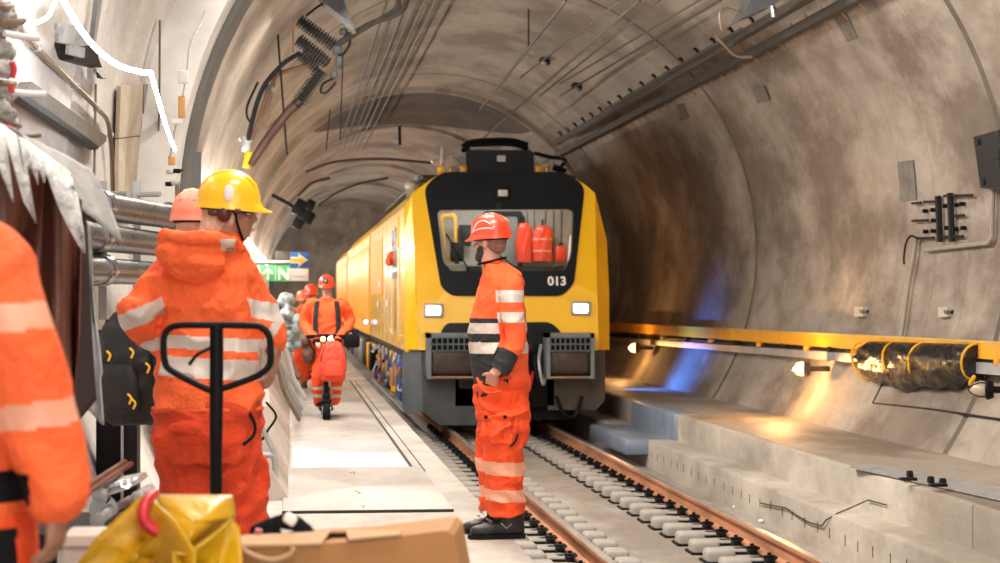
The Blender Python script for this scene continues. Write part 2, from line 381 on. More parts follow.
# ---------------------------------------------------------------- work train
TX = 3.215; TY = 28.98; HW = 1.49; ZB = 1.46
def fy(z): return TY + (max(0, z - ZB)) * .27
def F(px, py, off=0):
    r = ray(px, py); p = CAM + r * ((TY - off) / r.y)
    if p.z > ZB:
        # plane y = TY + (z-ZB)*.27
        t = (TY - off - ZB * .27 + CAM.z * .27) / (r.y - .27 * r.z); p = CAM + r * t
    return p
tr = empty('locomotive', (TX, TY + 5, RT), 'yellow work train with dark windscreen mask numbered 013 and lit headlights', 'train')
def rayhit(poly, c, a):
    d = (math.cos(a), math.sin(a)); best = None
    for i in range(len(poly)):
        p, q = poly[i], poly[(i + 1) % len(poly)]
        ex, ey = q[0] - p[0], q[1] - p[1]; den = d[0] * ey - d[1] * ex
        if abs(den) < 1e-9: continue
        t = ((p[0] - c[0]) * ey - (p[1] - c[1]) * ex) / den; u = ((p[0] - c[0]) * d[1] - (p[1] - c[1]) * d[0]) / den
        if t > 0 and -1e-6 <= u <= 1 + 1e-6: best = t if best is None else max(best, t)
    return (c[0] + d[0] * best, c[1] + d[1] * best)
def rnd(poly, r, k=4):
    out = []; n = len(poly)
    for i in range(n):
        a, b_, c = V((*poly[i - 1], 0)), V((*poly[i], 0)), V((*poly[(i + 1) % n], 0))
        rr = min(r, (a - b_).length * .4, (c - b_).length * .4); p0 = b_ + (a - b_).normalized() * rr; p1 = b_ + (c - b_).normalized() * rr
        for j in range(k + 1):
            t = j / k; q = p0 * (1 - t) ** 2 + b_ * 2 * t * (1 - t) + p1 * t * t; out.append((q.x, q.y))
    return out
def frame(name, outer, inner, off, thick, mat, parent, mapper=F):
    cx = sum(p[0] for p in inner) / len(inner); cy = sum(p[1] for p in inner) / len(inner)
    angs = sorted([math.atan2(p[1] - cy, p[0] - cx) for p in outer + inner] + [-math.pi + .13 * k for k in range(48)])
    A = [rayhit(outer, (cx, cy), a) for a in angs]; B = [rayhit(inner, (cx, cy), a) for a in angs]
    b = MB(); rings = []
    for (p, q) in zip(A, B):
        a0, b0 = mapper(*p, off), mapper(*q, off); d = V((0, thick, 0))
        rings.append([a0, b0, b0 + d, a0 + d])
    b.loft(rings, closed=True)
    return b.build(name, mat, parent, angle=30)
def flat(name, poly, off, thick, mat, parent, mapper=F):
    b = MB(); b.poly([mapper(*p, off) for p in poly], (0, thick, 0)); return b.build(name, mat, parent, smooth=False)
WIN = rnd([(437, 210), (574, 209), (572, 255), (565, 271), (452, 272), (443, 262)], 6)
MASKO = rnd([(424, 187), (441, 172), (566, 172), (585, 186), (574, 284), (562, 296), (452, 296), (441, 287)], 9)
FACE = [(411.5, 194), (424, 184), (441, 173), (566, 173), (585, 184.5), (595, 193), (599, 350), (419, 350)]
MASKI = rnd([(426, 190), (441, 176), (566, 176), (583, 188), (572, 284), (562, 293), (452, 293), (443, 285)], 9)
frame('cab_front', FACE, MASKI, 0, .12, YEL, tr)
mk = frame('windscreen_mask', MASKO, WIN, .03, .16, MASK, tr)
flat('windscreen', WIN, .0, .012, GLASS, tr)
text_mesh('cab_number', '013', pm('number_white', (.85, .86, .84), .5, 0, 0, bump=0), .19, F(557, 281.5, .036), (1, 0, 0), (0, .26, 1), mk, .003, .006)
# marker light above the windscreen
b = MB(); c = F(503, 193.5, .05); b.box(c, (.23, .05, .19), None, .02); hl = b.build('marker_light_housing', BLK, tr)
b = MB(); b.box(F(503, 193, .085), (.15, .02, .10), None, .015); b.build('marker_lens', pm('lens_grey', (.5, .48, .45), .2, 0, .1, 8, 0), hl)
b = MB(); b.lathe(F(500, 205.5, .05), (0, -1, 0), [(0, .05), (.03, .05), (.035, .03)], 16); b.build('camera_dome', GREYD, tr)
# headlights
for px, py in ((433.5, 310.5), (581, 308.5)):
    b = MB(); b.box(F(px, py, .02), (.30, .06, .21), None, .03); h = b.build('headlight', pm('headlight_bezel', (.35, .36, .34), .35, .2, .1, 5, 0), tr)
    b = MB(); b.box(F(px, py, .06), (.21, .03, .13), None, .02); b.build('headlight_lens', EM_HEAD, h)
# lower dark trapezoid recess and wiper
flat('coupler_recess_panel', rnd([(438, 352), (441, 331), (447, 323), (550, 322), (560, 330), (566, 352)], 5), .02, .05, MASK, tr)
for a, c2 in (((470, 271), (446, 234)), ((520, 271), (492, 250))):
    b = MB(); b.tube([F(*a, .06), F(*c2, .06)], .012, 6); b.build('wiper', BLK, tr)
# side shell (both sides, roof) behind the front
BACKY = 42.0
def prof_at(y, zc0, k):
    pass
zc = 3.05
prof = [(-HW, .62), (-HW, 2.82), (-1.28, 3.1), (-1.0, 3.27), (1.0, 3.27), (1.28, 3.1), (HW, 2.82), (HW, .62)]
inn = [(a * .95, (c - .07) if c > 1 else c) for a, c in prof]
b = MB(); rings = []
for o_, i_ in ((prof, inn),):
    for y, dz in ((TY + .34, 0), (BACKY, 0)):
        ring = [V((TX + a, y + max(0, c - ZB) * .27 * (1 if y < TY + 1 else 0), c)) for a, c in o_] + [V((TX + a, y + max(0, c - ZB) * .27 * (1 if y < TY + 1 else 0), c)) for a, c in i_[::-1]]
        rings.append(ring)
b.loft(rings); body = b.build('body_shell', YEL, tr, angle=25)
b = MB(); b.b2((TX - 1.2, TY + .95, 3.275), (TX + 1.2, BACKY - .1, 3.33), .02); b.build('roof_deck', GREYD, tr)
# bevelled corner strips joining front and side
def corner(sx, pts, nm='corner_panel'):
    b = MB(); r0 = []; r1 = []
    for (px, py) in pts:
        p = F(px, py); z = p.z; r0.append(p); r1.append(V((TX + sx * ((HW + (.09 if sx > 0 else 0)) if z < 2.82 else 1.28 + (3.1 - z) * .75), TY + (.36 if sx < 0 else .12) + max(0, z - ZB) * .27, z)))
    a = r0 + r1[::-1]
    b.strip(r0, r1); b.strip([p + V((0, .05, 0)) for p in r1], [p + V((0, .05, 0)) for p in r0])
    return b.build(nm, YELG if sx > 0 else YEL, tr, smooth=False)
corner(-1, [(411.5, 194), (413.5, 230), (415.5, 290), (419, 350)])
corner(1, [(595, 193), (596.5, 240), (598, 290), (599, 350)])
b = MB(); b.strip([F(*p) for p in ((411.5, 194), (424, 184), (441, 173), (566, 173), (585, 184.5), (595, 193))], [V((TX + a, fy(c) + .42, c)) for a, c in ((-1.42, 2.95), (-1.28, 3.1), (-1.0, 3.27), (1.0, 3.27), (1.28, 3.1), (1.42, 2.95))])
b.build('roof_front_fairing', MASK, tr, smooth=False)
# right yellow pillar in front runs down past the face
# cab interior
ci = MB(); yb = TY + 1.9
ci.b2((TX - 1.38, yb, .8), (TX + 1.38, yb + .05, 3.15)); ci.b2((TX - 1.38, TY + .2, .8), (TX + 1.38, yb, .86)); cabin = ci.build('cab_back_wall', CAB, tr, smooth=False)
def I(px, py, y): return PY(px, py, y)
b = MB(); b.b2(I(487, 215, yb - .02), I(519, 268, yb - .05)); dr = b.build('cab_door', pm('cab_door_grey', (.20, .20, .19), .5, 0, .1, 3, 0), cabin, smooth=False)
frame('door_surround', rnd([(483, 211), (523, 211), (523, 275), (483, 275)], 5), rnd([(488, 216), (518, 216), (518, 275), (488, 275)], 4), 0, .03, BLK, cabin, lambda x, y, o=0: PY(x, y, yb - .08))
for px in (527, 534, 545, 553, 561):
    b = MB(); b.b2(I(px, 211, yb - .01), I(px + .6, 272, yb - .03)); b.build('wall_seam', GREYD, cabin, smooth=False)
frame('side_window_frame', rnd([(440, 214), (457, 213), (457, 262), (446, 262)], 4), rnd([(443, 217), (454, 216), (454, 258), (447, 258)], 4), 0, .03, pm('amber_window_frame', (.65, .33, .03), .4, 0, .1, 4, 0), cabin, lambda x, y, o=0: PY(x, y, TY + 1.4))
b = MB(); b.b2(I(459, 225, yb - .1), I(471, 246, yb - .2), .01); b.b2(I(462, 229, yb - .2), I(468, 240, yb - .22), .005); b.build('control_cabinet', GREYD, cabin)
b = MB(); b.b2(I(451, 242, TY + 1.3), I(463, 262, TY + 1.5), .03); b.tube([I(457, 262, TY + 1.4), I(457, 272, TY + 1.4)], .04); b.build('monitor', BLK, cabin)
b = MB(); b.poly([PY(*p, TY + .75) for p in ((441, 275), (446, 266), (566, 266), (572, 275))], (0, .5, 0)); b.build('driver_desk', GREYD, cabin, smooth=False)
b = MB(); b.b2(PY(449, 264, TY + .5), PY(466, 271, TY + .52), .005); b.build('notice_card', WHITE, cabin)
for px in (570.5,):
    b = MB(); b.tube([I(px + 1, 236, yb - .4), I(px - 2, 270, yb - .4)], .03); b.build('grab_pole', WHITE, cabin)
l = bpy.data.lights.new('cab_fill_light', 'AREA'); l.shape = 'RECTANGLE'; l.size = 1.6; l.size_y = .25; l.energy = 32; l.color = (1, .93, .85); lo = bpy.data.objects.new('cab_fill_light', l); C.objects.link(lo); lo.location = V((TX, TY + .95, 3.0)) - WL[tr]; lo.rotation_euler = (.35, 0, 0); lo.parent = tr  # fill light added under the cab roof to brighten the interior
# hanging jackets
def hanging(px0, px1, py0, py1, label, band=True):
    y = yb - .22; cx = (px0 + px1) / 2; t = empty('hi_vis_jacket', PY(cx, py1, y), label, 'jacket', None)
    b = MB(); rows = []
    for k in range(9):
        py = py0 + (py1 - py0) * k / 8; w = (px1 - px0) / 2 * (.55 + .45 * min(1, k / 1.2)) ; c = PY(cx + math.sin(k) * .4, py, y); hw = w / 66
        rows.append([c + V((math.cos(a) * hw * (1 + .08 * math.sin(a * 5 + k)), math.sin(a) * .09 * (1 + .25 * math.sin(a * 7 + k)), 0)) for a in [2 * math.pi * j / 24 for j in range(24)]])
    b.loft(rows); b.build('garment', HELO, t, angle=80)
    if band:
        for f in (.38, .72):
            b = MB(); py = py0 + (py1 - py0) * f; w = (px1 - px0) / 2 / 66 * 1.03
            b.loft([[PY(cx, py + e, y) + V((math.cos(a) * w, math.sin(a) * .1, 0)) for a in [2 * math.pi * j / 24 for j in range(24)]] for e in (-1, 1)]); b.build('reflective_band', pm('pink_tape', (.8, .30, .22), .5, 0, 0, bump=0), t)
    b = MB(); b.tube([PY(cx, py0 + 1, y), PY(cx, py0 - 5, y), PY(cx, py0 - 6, y + .2)], .014); b.build('hanger_hook', BLK, t)
    return t
hanging(516, 532, 223, 262, 'orange hi-vis jacket on the left hook behind the windscreen', False)
hanging(532, 553, 226, 261, 'orange hi-vis jacket with pale bands on the right hook behind the windscreen')
t = empty('carrying_bag', PY(560, 262, yb - .2), 'small orange bag with a glowing strap by the cab window edge', 'bag')
b = MB(); b.box(PY(561, 254, yb - .25), (.18, .15, .26), None, .04); b.build('pouch', HELO, t); b = MB(); b.tube([PY(558, 248, yb - .25), PY(561, 243, yb - .25), PY(564, 248, yb - .25)], .012, 6, True); b.build('strap', BLK, t)
# buffer boxes
for x0, x1, y0 in ((427, 479, 333), (546, 594, 333)):
    p0 = PY(x0, 379, TY - .35); p1 = PY(x1, y0, TY - .35)
    b = MB(); t_ = .06
    b.b2((p0.x, TY - .4, p1.z - .07), (p1.x, TY + .1, p1.z)); b.b2((p0.x, TY - .4, p0.z), (p0.x + t_, TY + .1, p1.z)); b.b2((p1.x - t_, TY - .4, p0.z), (p1.x, TY + .1, p1.z)); b.b2((p0.x, TY - .38, p0.z), (p1.x, TY + .1, p0.z + .04))
    bx = b.build('buffer_housing', pm('bluegrey_steel', (.17, .20, .22), .5, .2, .2, 5, .1, 20), tr, smooth=False)
    b = MB(); w = p1.x - p0.x; n = 8; zt = p1.z - .06
    for i in range(n + 1): b.b2((p0.x + .06 + (w - .12) * i / n - .008, TY - .41, zt - .22), (p0.x + .06 + (w - .12) * i / n + .008, TY - .38, zt))
    for q in range(3): b.b2((p0.x + .05, TY - .41, zt - .015 - .1 * q), (p1.x - .05, TY - .38, zt - .0 - .1 * q + .008))
    b.build('step_grille', pm('bluegrey_steel2', (.12, .15, .17), .5, .2, .2, 5, .1, 20), bx, smooth=False)
    b = MB(); b.b2((p0.x + .05, TY - .3, zt - .24), (p1.x - .05, TY - .05, zt)); b.build('grille_backing', BLK, bx, smooth=False)
    b = MB(); b.box(((p0.x + p1.x) / 2, TY - .36, p0.z + .24), (w - .13, .16, .37), None, .07, 4); b.build('crash_pad', BROWN, bx)
    b = MB(); b.b2((p0.x + .04, TY - .43, p0.z + .02), (p1.x - .1, TY - .40, p0.z + .035)); b.build('edge_strip', pm('ochre_edge', (.5, .24, .05), .5, .2, .2, 8, 0), bx, smooth=False)
# skirt: grey front apron and side
def G(px, py, y=None): return PY(px, py, TY + .05 if y is None else y)
b = MB(); b.poly([G(421, 352), G(480, 352), G(478, 425), G(440, 425), G(423, 412)], (0, .1, 0)); b.build('apron', GREY, tr, smooth=False)
b = MB(); b.poly([G(545, 352), G(605, 350), G(605, 400), G(596, 410), G(548, 410)], (0, .1, 0)); b.build('apron', pm('brown_grey_steel', (.07, .06, .052), .6, .2, .4, 4, .1, 12), tr, smooth=False)
b = MB(); b.poly([V((TX - HW, TY + .4, .62)), G(421, 350), G(423, 412), V((TX - HW + .02, TY + .4, -.30))], (-.03, .06, 0)); b.build('corner_skirt', pm('mid_grey_steel', (.13, .15, .17), .5, .1, .2, 4, .1, 20), tr, smooth=False)
b = MB(); b.b2((TX - HW + .01, TY + .42, -.28), (TX - HW + .06, TY + 1.3, .62)); b.build('side_skirt', MATS['mid_grey_steel'], tr, smooth=False)
b = MB(); b.b2((TX - .78, TY + .05, -.2), (TX + .75, TY + .3, .7), .02); b.build('headstock', BLK, tr)
b = MB(); b.b2((TX - 1.2, TY + .6, -.15), (TX + 1.2, BACKY, .6)); b.build('underframe', BLK, tr, smooth=False)
# coupler, hoses
b = MB(); b.cyl((TX, TY + .1, .38), (TX, TY - .35, .38), .1, 16); b.box((TX, TY - .4, .36), (.3, .2, .34), None, .05); b.cyl((TX, TY - .5, .36), (TX, TY - .56, .36), .13, 20)
b.build('coupler', GREYD, tr)
for px, c_ in ((528, RED), (537, BLK), (541, GREYL)):
    b = MB(); b.tube([G(px, 345, TY - .02), G(px - 2, 362, TY - .15), G(px + 2, 384, TY - .2), G(px + 5, 372, TY - .1)], .028, 8, True); b.build('brake_hose', c_, tr)
b = MB(); b.tube([G(556, 396, TY - .05), G(564, 414, TY - .1), G(575, 416, TY - .1), G(582, 396, TY - .05)], .03, 8, True); b.build('brake_hose', BLK, tr)
# pipes and snow plough below
b = MB(); b.b2((TX - 1.0, TY + .5, -.42), (TX + 1.0, TY + .55, -.2)); b.build('rail_guard', GREYD, tr, smooth=False)
def wheelset(y, parent, axle=True):
    for sx, xr in ((-1, RLX), (1, RRX)):
        b = MB(); b.lathe((xr - .06, y, RT + .46), (1, 0, 0), [(0, .30), (0, .46), (.05, .46), (.07, .46), (.12, .45), (.12, .3), (.09, .28), (.09, .12), (.0, .12)], 28); b.build('wheel', GREYD, parent)
    b = MB(); b.cyl((TX - .9, y, RT + .46), (TX + .9, y, RT + .46), .08, 14); b.build('axle', GREYD, parent)
wheelset(TY + 1.6, tr); wheelset(TY + 4.2, tr); wheelset(BACKY - 1.6, tr); wheelset(BACKY - 4.0, tr)
# side gear beneath the body seen along the walkway
rs = random.Random(3)
cols = [GREYL, BLK, BLUEP, GREY, GREYL, RUST, YELG, BLK, GREYL, GREY, STEEL, BLK, GREYL]
yy = TY + 1.35
for i, m in enumerate(cols):
    w = rs.uniform(.4, .95); z0 = rs.uniform(-.28, -.05); b = MB()
    b.box((TX - 1.34, yy + w / 2, (z0 + .5) / 2 + .02), (.22, w * .8, .5 - z0), None, .03)
    if i % 3 == 0: b.cyl((TX - 1.4, yy, z0 + .1), (TX - 1.4, yy + w, z0 + .1), .05, 12)
    b.build('equipment_box', m, tr); yy += w
for y in (TY + 1.6, TY + 4.2):
    b = MB(); b.box((TX - 1.3, y, RT + .46), (.16, .34, .34), None, .05); b.cyl((TX - 1.42, y, RT + .46), (TX - 1.3, y, RT + .46), .14, 18); b.build('axle_box', GREY, tr)
    for q in (-.32, .32):
        b = MB(); b.tube([(TX - 1.34 + .07 * math.cos(a * .9), y + q + .07 * math.sin(a * .9), RT + .35 + a * .012) for a in range(36)], .014, 6); b.build('coil_spring', STEEL, tr)
b = MB(); b.tube([(TX - 1.45, TY + 1.3, -.33), (TX - 1.45, BACKY, -.33)], .025, 8); b.build('side_rail_pipe', GREYL, tr)
b = MB(); b.b2((TX - 1.5, TY + .42, .56), (TX - 1.44, BACKY, .64)); b.build('sole_bar', GREYD, tr, smooth=False)
for i in range(30):
    y = TY + 1.3 + i * .38 + rs.uniform(-.1, .1); z = rs.uniform(-.25, .45); m = [GREYL, WHITE, STEEL, GREYD, YELG, RED, BLUEP, GREYL][rs.randrange(8)]; b = MB()
    if i % 3: b.cyl((TX - 1.47, y, z), (TX - 1.47, y + rs.uniform(.05, .18), z + rs.uniform(-.04, .04)), rs.uniform(.03, .06), 12)
    else: b.tube([(TX - 1.44, y, z + .15), (TX - 1.5, y + .05, z), (TX - 1.5, y + .2, z - .05), (TX - 1.44, y + .25, z + .12)], .018, 6, True)
    b.build('brake_hose' if i % 3 == 0 else 'air_valve', m, tr)
# body side details: doors, seams, handrails, windows
SX = TX - HW
def side_y(px): return PX(px, 297, SX).y
def sbox(nm, y0, y1, z0, z1, m, d=.012, bev=0): b = MB(); b.b2((SX - d, y0, z0), (SX + .02, y1, z1), bev); return b.build(nm, m, tr, smooth=bool(bev))
gap = pm('panel_gap', (.06, .045, .02), .8, 0, 0, bump=0)
for px in (399.5, 392.6, 386.8, 383, 379, 376, 373): sbox('panel_seam', side_y(px), side_y(px) + .05, .66, 2.75, gap, .003)
yd0, yd1 = side_y(400), side_y(393)
d1 = sbox('cab_side_door', yd0 + .1, yd1 - .1, .75, 2.72, YEL, .03)
b = MB(); b.b2((SX - .04, yd0 + .35, 1.75), (SX - .028, yd1 - .3, 2.55), .0); b.build('door_window', MASK, d1, smooth=False)
b = MB(); b.b2((SX - .038, yd0 + .72, .9), (SX - .03, yd0 + .82, 2.6)); b.build('door_slot', gap, d1, smooth=False)
for px in (402.5, 395.8, 391.5, 388): 
    y = side_y(px); b = MB(); b.tube([(SX, y, .85), (SX - .06, y, .85), (SX - .06, y, 2.2), (SX, y, 2.2)], .016, 8); b.build('handrail', WHITE, tr)
for i in range(5):
    y = BACKY - 5.6 + i * 1.05; sbox('louvre_panel', y, y + .85, 1.5, 2.55, pm('yellow_louvre', (.8, .38, .01), .5, 0, .1, 3, .6, 5, stretch=(1, 1, 8), bdist=.05), .02)
for px, py in ((378, 305), (380, 284), (387, 303), (392, 331)):
    p = PX(px, py, SX - .03); b = MB(); b.box(p, (.03, .3, .12), None, .01); b.build('data_plate', WHITE, tr)
# roof gear
def Rf(px, py, y): return PY(px, py, y)
ry = TY + 1.6
b = MB(); b.poly([Rf(466, 172, ry), Rf(466, 151.5, ry), Rf(470, 150, ry), Rf(530, 150, ry), Rf(534, 153, ry), Rf(534, 172, ry)], (0, 2.2, 0)); rb = b.build('roof_unit', MASK, tr, smooth=False)
b = MB(); b.b2(Rf(497, 155.5, ry - .02), Rf(505.5, 161.5, ry - .04)); b.build('maker_plate', pm('plate_grey', (.5, .5, .48), .4, 0, 0, bump=0), rb, smooth=False)
b = MB()
for dz in (0, .07): b.tube([Rf(462, 151, ry + .3) + V((0, 0, dz)), Rf(470, 146.5, ry + .3) + V((0, 0, dz)), Rf(485, 144.5, ry + .3) + V((0, 0, dz)), Rf(512, 144.5, ry + .3) + V((0, 0, dz)), Rf(528, 149, ry + .3) + V((0, 0, dz))], .035, 8, True)
b.tube([Rf(463, 151, ry + .3), Rf(468, 150, ry + 1.9)], .03); b.tube([Rf(516, 145, ry + .3), Rf(520, 146, ry + 2.0)], .03)
b.build('pantograph_head', BLK, rb)
b = MB(); b.tube([Rf(470, 148.3, ry + .25), Rf(501, 147.6, ry + .25)], .02); b.build('contact_strip', GREYL, rb)
for px in (441, 451, 463, 538, 547):
    b = MB(); y = ry; c = Rf(px, 170, y)
    if px in (441, 463, 540, 538): b.box(c, (.11, .16, .13), None, .02); m = YELG
    else: b.box(c, (.08, .1, .12), None, .02); m = pm('brass', (.4, .25, .06), .35, .6, .2, 8, 0)
    b.build('roof_bracket', m, tr)
for a, c_, r in (((442, 165), (443, 148), .035), ((450, 157), (461, 169), .045), ((446, 158), (467, 154), .02), ((543, 164), (549, 155), .03), ((537, 158), (561, 158), .02), ((432, 162), (446, 156), .025), ((551, 170), (552, 161), .03)):
    b = MB(); b.cyl(Rf(*a, ry), Rf(*c_, ry + .15), r, 10); b.build('roof_insulator', pm('pale_insulator', (.55, .48, .42), .4, .1, .2, 9, 0), tr)
b = MB(); b.tube([Rf(534, 153, ry), Rf(550, 157, ry), Rf(565, 160, ry + .3), Rf(560, 168, ry + .6)], .03, 8, True); b.tube([Rf(553, 167, ry), Rf(566, 172, ry)], .05, 8); b.build('roof_linkage', BLK, tr)
# a-bag-like pale cover on the front left roof edge
b = MB(); b.ell(Rf(413, 186, TY + 2.3), (.14, .4, .09)); b.ell(Rf(420, 181, TY + 2.3), (.12, .3, .08)); b.build('roof_cover', pm('pale_cover', (.34, .32, .30), .5, 0, .2, 6, .3, 20), tr)
# following wagons
def wagon(y0, y1, dz, label, col, led=None):
    w = empty('rail_wagon', (TX, (y0 + y1) / 2, RT), label, 'wagon')
    b = MB(); b.loft([[V((TX + a, y, c + dz if c > 1 else c)) for a, c in prof] for y in (y0, y1)]); b.build('body', col, w, smooth=False)
    b = MB(); b.b2((TX - 1.2, y0 + .2, -.2), (TX + 1.2, y1 - .2, .6)); b.build('underframe', BLK, w, smooth=False)
    n = int((y1 - y0) / 1.4)
    for i in range(n):
        b = MB(); b.b2((SX - .02, y0 + .3 + i * 1.4, .9), (SX + .02, y0 + 1.5 + i * 1.4, 2.6 + dz), .02); b.build('side_panel', col, w)
        b = MB(); b.box((TX - 1.36, y0 + .9 + i * 1.4, .12), (.2, .8, .6), None, .04); b.build('equipment_box', cols[(i * 5 + 1) % 13], w)
    for y in (y0 + 2, y1 - 2): wheelset(y, w)
    return w
wagon(BACKY + .5, 58.5, -.02, 'yellow wagon coupled directly behind the cab vehicle', pm('wagon_yellow', (.90, .42, .01), .45, 0, .08, 1, .02, 8))
wagon(59.3, 73, -.1, 'second yellow wagon, furthest back along the track', pm('wagon_yellow_deep', (.85, .36, .01), .5, 0, .08, 1, .02, 8))
b = MB(); p = PX(366.5, 322, SX - .08); b.lathe(p, (-.2, -1, 0), [(0, .06), (.05, .07), (.08, .065)], 16); t = b.build('side_lamp', GREYD, tr); b = MB(); b.lathe(p + V((-.015, -.08, 0)), (-.2, -1, 0), [(0, .05), (.02, .04)], 16); b.build('lamp_lens', pm('blue_lamp', (.5, .6, 1), .4, 0, 0, bump=0, emit=(.35, .5, 1), estr=4), t)
# ---------------------------------------------------------------- people
Z = V((0, 0, 1))
def ering(c, u, v, ru, rv, n=28, pw=2.0):
    out = []
    for j in range(n):
        a = 2 * math.pi * j / n; ca, sa = math.cos(a), math.sin(a)
        out.append(c + u * (ru * math.copysign(abs(ca) ** (2 / pw), ca)) + v * (rv * math.copysign(abs(sa) ** (2 / pw), sa)))
    return out
def fuse(mb, name, mats, parent, vox, zone=None, wr=0.0, wsc=9, wst=(1, 1, 1), sm=2, seed=0):
    """union of overlapping closed shapes into one continuous surface, lightly creased"""
    bm = mb.bm; bmesh.ops.recalc_face_normals(bm, faces=bm.faces[:])
    me = bpy.data.meshes.new(name); bm.to_mesh(me); bm.free()
    t = bpy.data.objects.new('tmp', me); C.objects.link(t)
    r = t.modifiers.new('r', 'REMESH'); r.mode = 'VOXEL'; r.voxel_size = vox; r.use_smooth_shade = True
    s = t.modifiers.new('s', 'SMOOTH'); s.iterations = sm; s.factor = .6
    bpy.context.view_layer.update()
    m2 = bpy.data.meshes.new_from_object(t.evaluated_get(bpy.context.evaluated_depsgraph_get()))
    bpy.data.objects.remove(t); bpy.data.meshes.remove(me)
    m2.name = name; m2.materials.clear()
    for m in (mats if isinstance(mats, (list, tuple)) else [mats]): m2.materials.append(m)
    if zone:
        idx = [zone(p.center) for p in m2.polygons]
        m2.polygons.foreach_set('material_index', idx)
    if wr:
        off = V((seed * 3.1, seed * 1.7, 0))
        nr = [v.normal.copy() for v in m2.vertices]
        for v, n_ in zip(m2.vertices, nr):
            q = V((v.co.x * wst[0], v.co.y * wst[1], v.co.z * wst[2])) * wsc + off
            a = noise.noise(q + V((noise.noise(q * .6), noise.noise(q * .6 + V((5, 0, 0))), 0)) * 1.2); a = (1 - abs(a) * 2.2)
            v.co += n_ * (wr * (a - .45) + wr * .5 * noise.noise(q * 2.3))
    o0 = WL[parent]
    m2.transform(Matrix.Translation(-o0)); m2.shade_smooth()
    o = bpy.data.objects.new(name, m2); C.objects.link(o); o.parent = parent; WL[o] = o0
    return o
def band(p, d, hw, R):
    p = V(p); d = V(d).normalized()
    return lambda c: abs((c - p).dot(d)) < hw and (c - p).length < R
def frame_of(F, U=None):
    F = V(F).normalized(); U = V(U or (0, 0, 1)); L = F.cross(U).normalized(); U = L.cross(F).normalized(); return F, L, U   # L = the person's right
def rotm(F, L, U): return Matrix((L, F, U)).transposed()
def helmet(parent, c, F, U=None, k=1.0, mat=HELO, lamp=False, clip=False, mark=False, vents=True):
    F, L, U = frame_of(F, U); c = V(c)
    b = MB(); rings = []; N = 36
    for h in range(11):
        ph = h / 10 * math.pi / 2 * .985; r = math.cos(ph); z = math.sin(ph)
        ring = []
        for j in range(N):
            a = 2 * math.pi * j / N; rid = 1 + .02 * max(0, math.cos(a * 2)) * z
            ring.append(c + F * (.142 * k * r * math.cos(a)) + L * (.113 * k * r * math.sin(a)) + U * (.135 * k * z * rid + .0))
        rings.append(ring)
    low = [];
    for s_, dz, ex in ((1.0, -.028, 0), (1.03, -.034, .2), (1.07, -.036, 1), (1.07, -.030, 1), (1.03, -.022, .2)):
        low.append([c + F * ((.142 * k * s_ + ex * .045 * k * max(0, math.cos(2 * math.pi * j / N)) ** 2) * math.cos(2 * math.pi * j / N)) + L * (.113 * k * s_ * math.sin(2 * math.pi * j / N)) + U * k * (dz - ex * .012 * max(0, math.cos(2 * math.pi * j / N)) ) for j in range(N)])
    allr = [[p + (c - U * .02 * k - p) * .08 for p in low[0]], low[0], low[1], low[2], low[3], low[4]] + rings
    b.loft(allr, cap=False); b.bm.faces.new([v for v in b.bm.verts[-N:]]) if False else None
    b.bm.verts.ensure_lookup_table(); b.bm.faces.new(b.bm.verts[-N:])
    # crest ridges
    for q in (-.035, 0, .035):
        pts = []
        for h in range(9):
            a = -1.0 + 2.0 * h / 8
            pts.append(c + L * (q * k) + F * (.139 * k * math.sin(a)) + U * (.131 * k * math.cos(a) * (1 - (q / .16) ** 2) + .002))
        b.tube(pts, .006 * k, 6)
    sh = b.build('helmet_shell', mat, parent, angle=60)
    b = MB(); b.loft([ering(c + U * z * k, F, L, .134 * k * s_, .106 * k * s_, 24) for z, s_ in ((-.045, .93), (-.02, .97), (.0, .9))]); b.build('helmet_lining', BLK, parent)
    if clip:
        for sgn in (1, -1):
            p = c + L * (.113 * k * sgn) + F * .01 + U * .035 * k; b = MB()
            b.loft([[p + F * (w * math.cos(a)) + U * (h * math.sin(a) - (.012 if math.sin(a) > 0 else 0) * 0) + L * sgn * e for a in [2 * math.pi * j / 14 for j in range(14)]] for w, h, e in ((.020, .036, -.02), (.020, .036, .004), (.013, .026, .008))])
            b.build('ear_clip', WHITE, parent)
    if mark:
        for pts in (((-.085, .02), (-.05, .07), (.0, .085), (.055, .06)), ((-.09, .012), (-.03, .03), (.03, .035), (.07, .03))):
            for sgn in (1, -1):
                b = MB(); q = []
                for f, u in pts:
                    l = math.sqrt(max(0, 1 - (f / .142) ** 2 - (u / .135) ** 2)) * .113; q.append(c + (F * -f + L * (sgn * (l + .001)) + U * u) * k)
                b.tube(q, .0035, 5, True); b.build('helmet_mark', WHITE, parent)
    if lamp:
        p = c + F * .15 * k + U * .05 * k; b = MB(); b.lathe(p - F * .02, F, [(0, .03), (.03, .034), (.04, .028)], 16); b.build('head_lamp', BLK, parent)
        b = MB(); b.lathe(p + F * .018, F, [(0, .022), (.006, .018)], 16); b.build('lamp_lens', STEEL, parent)
    return sh
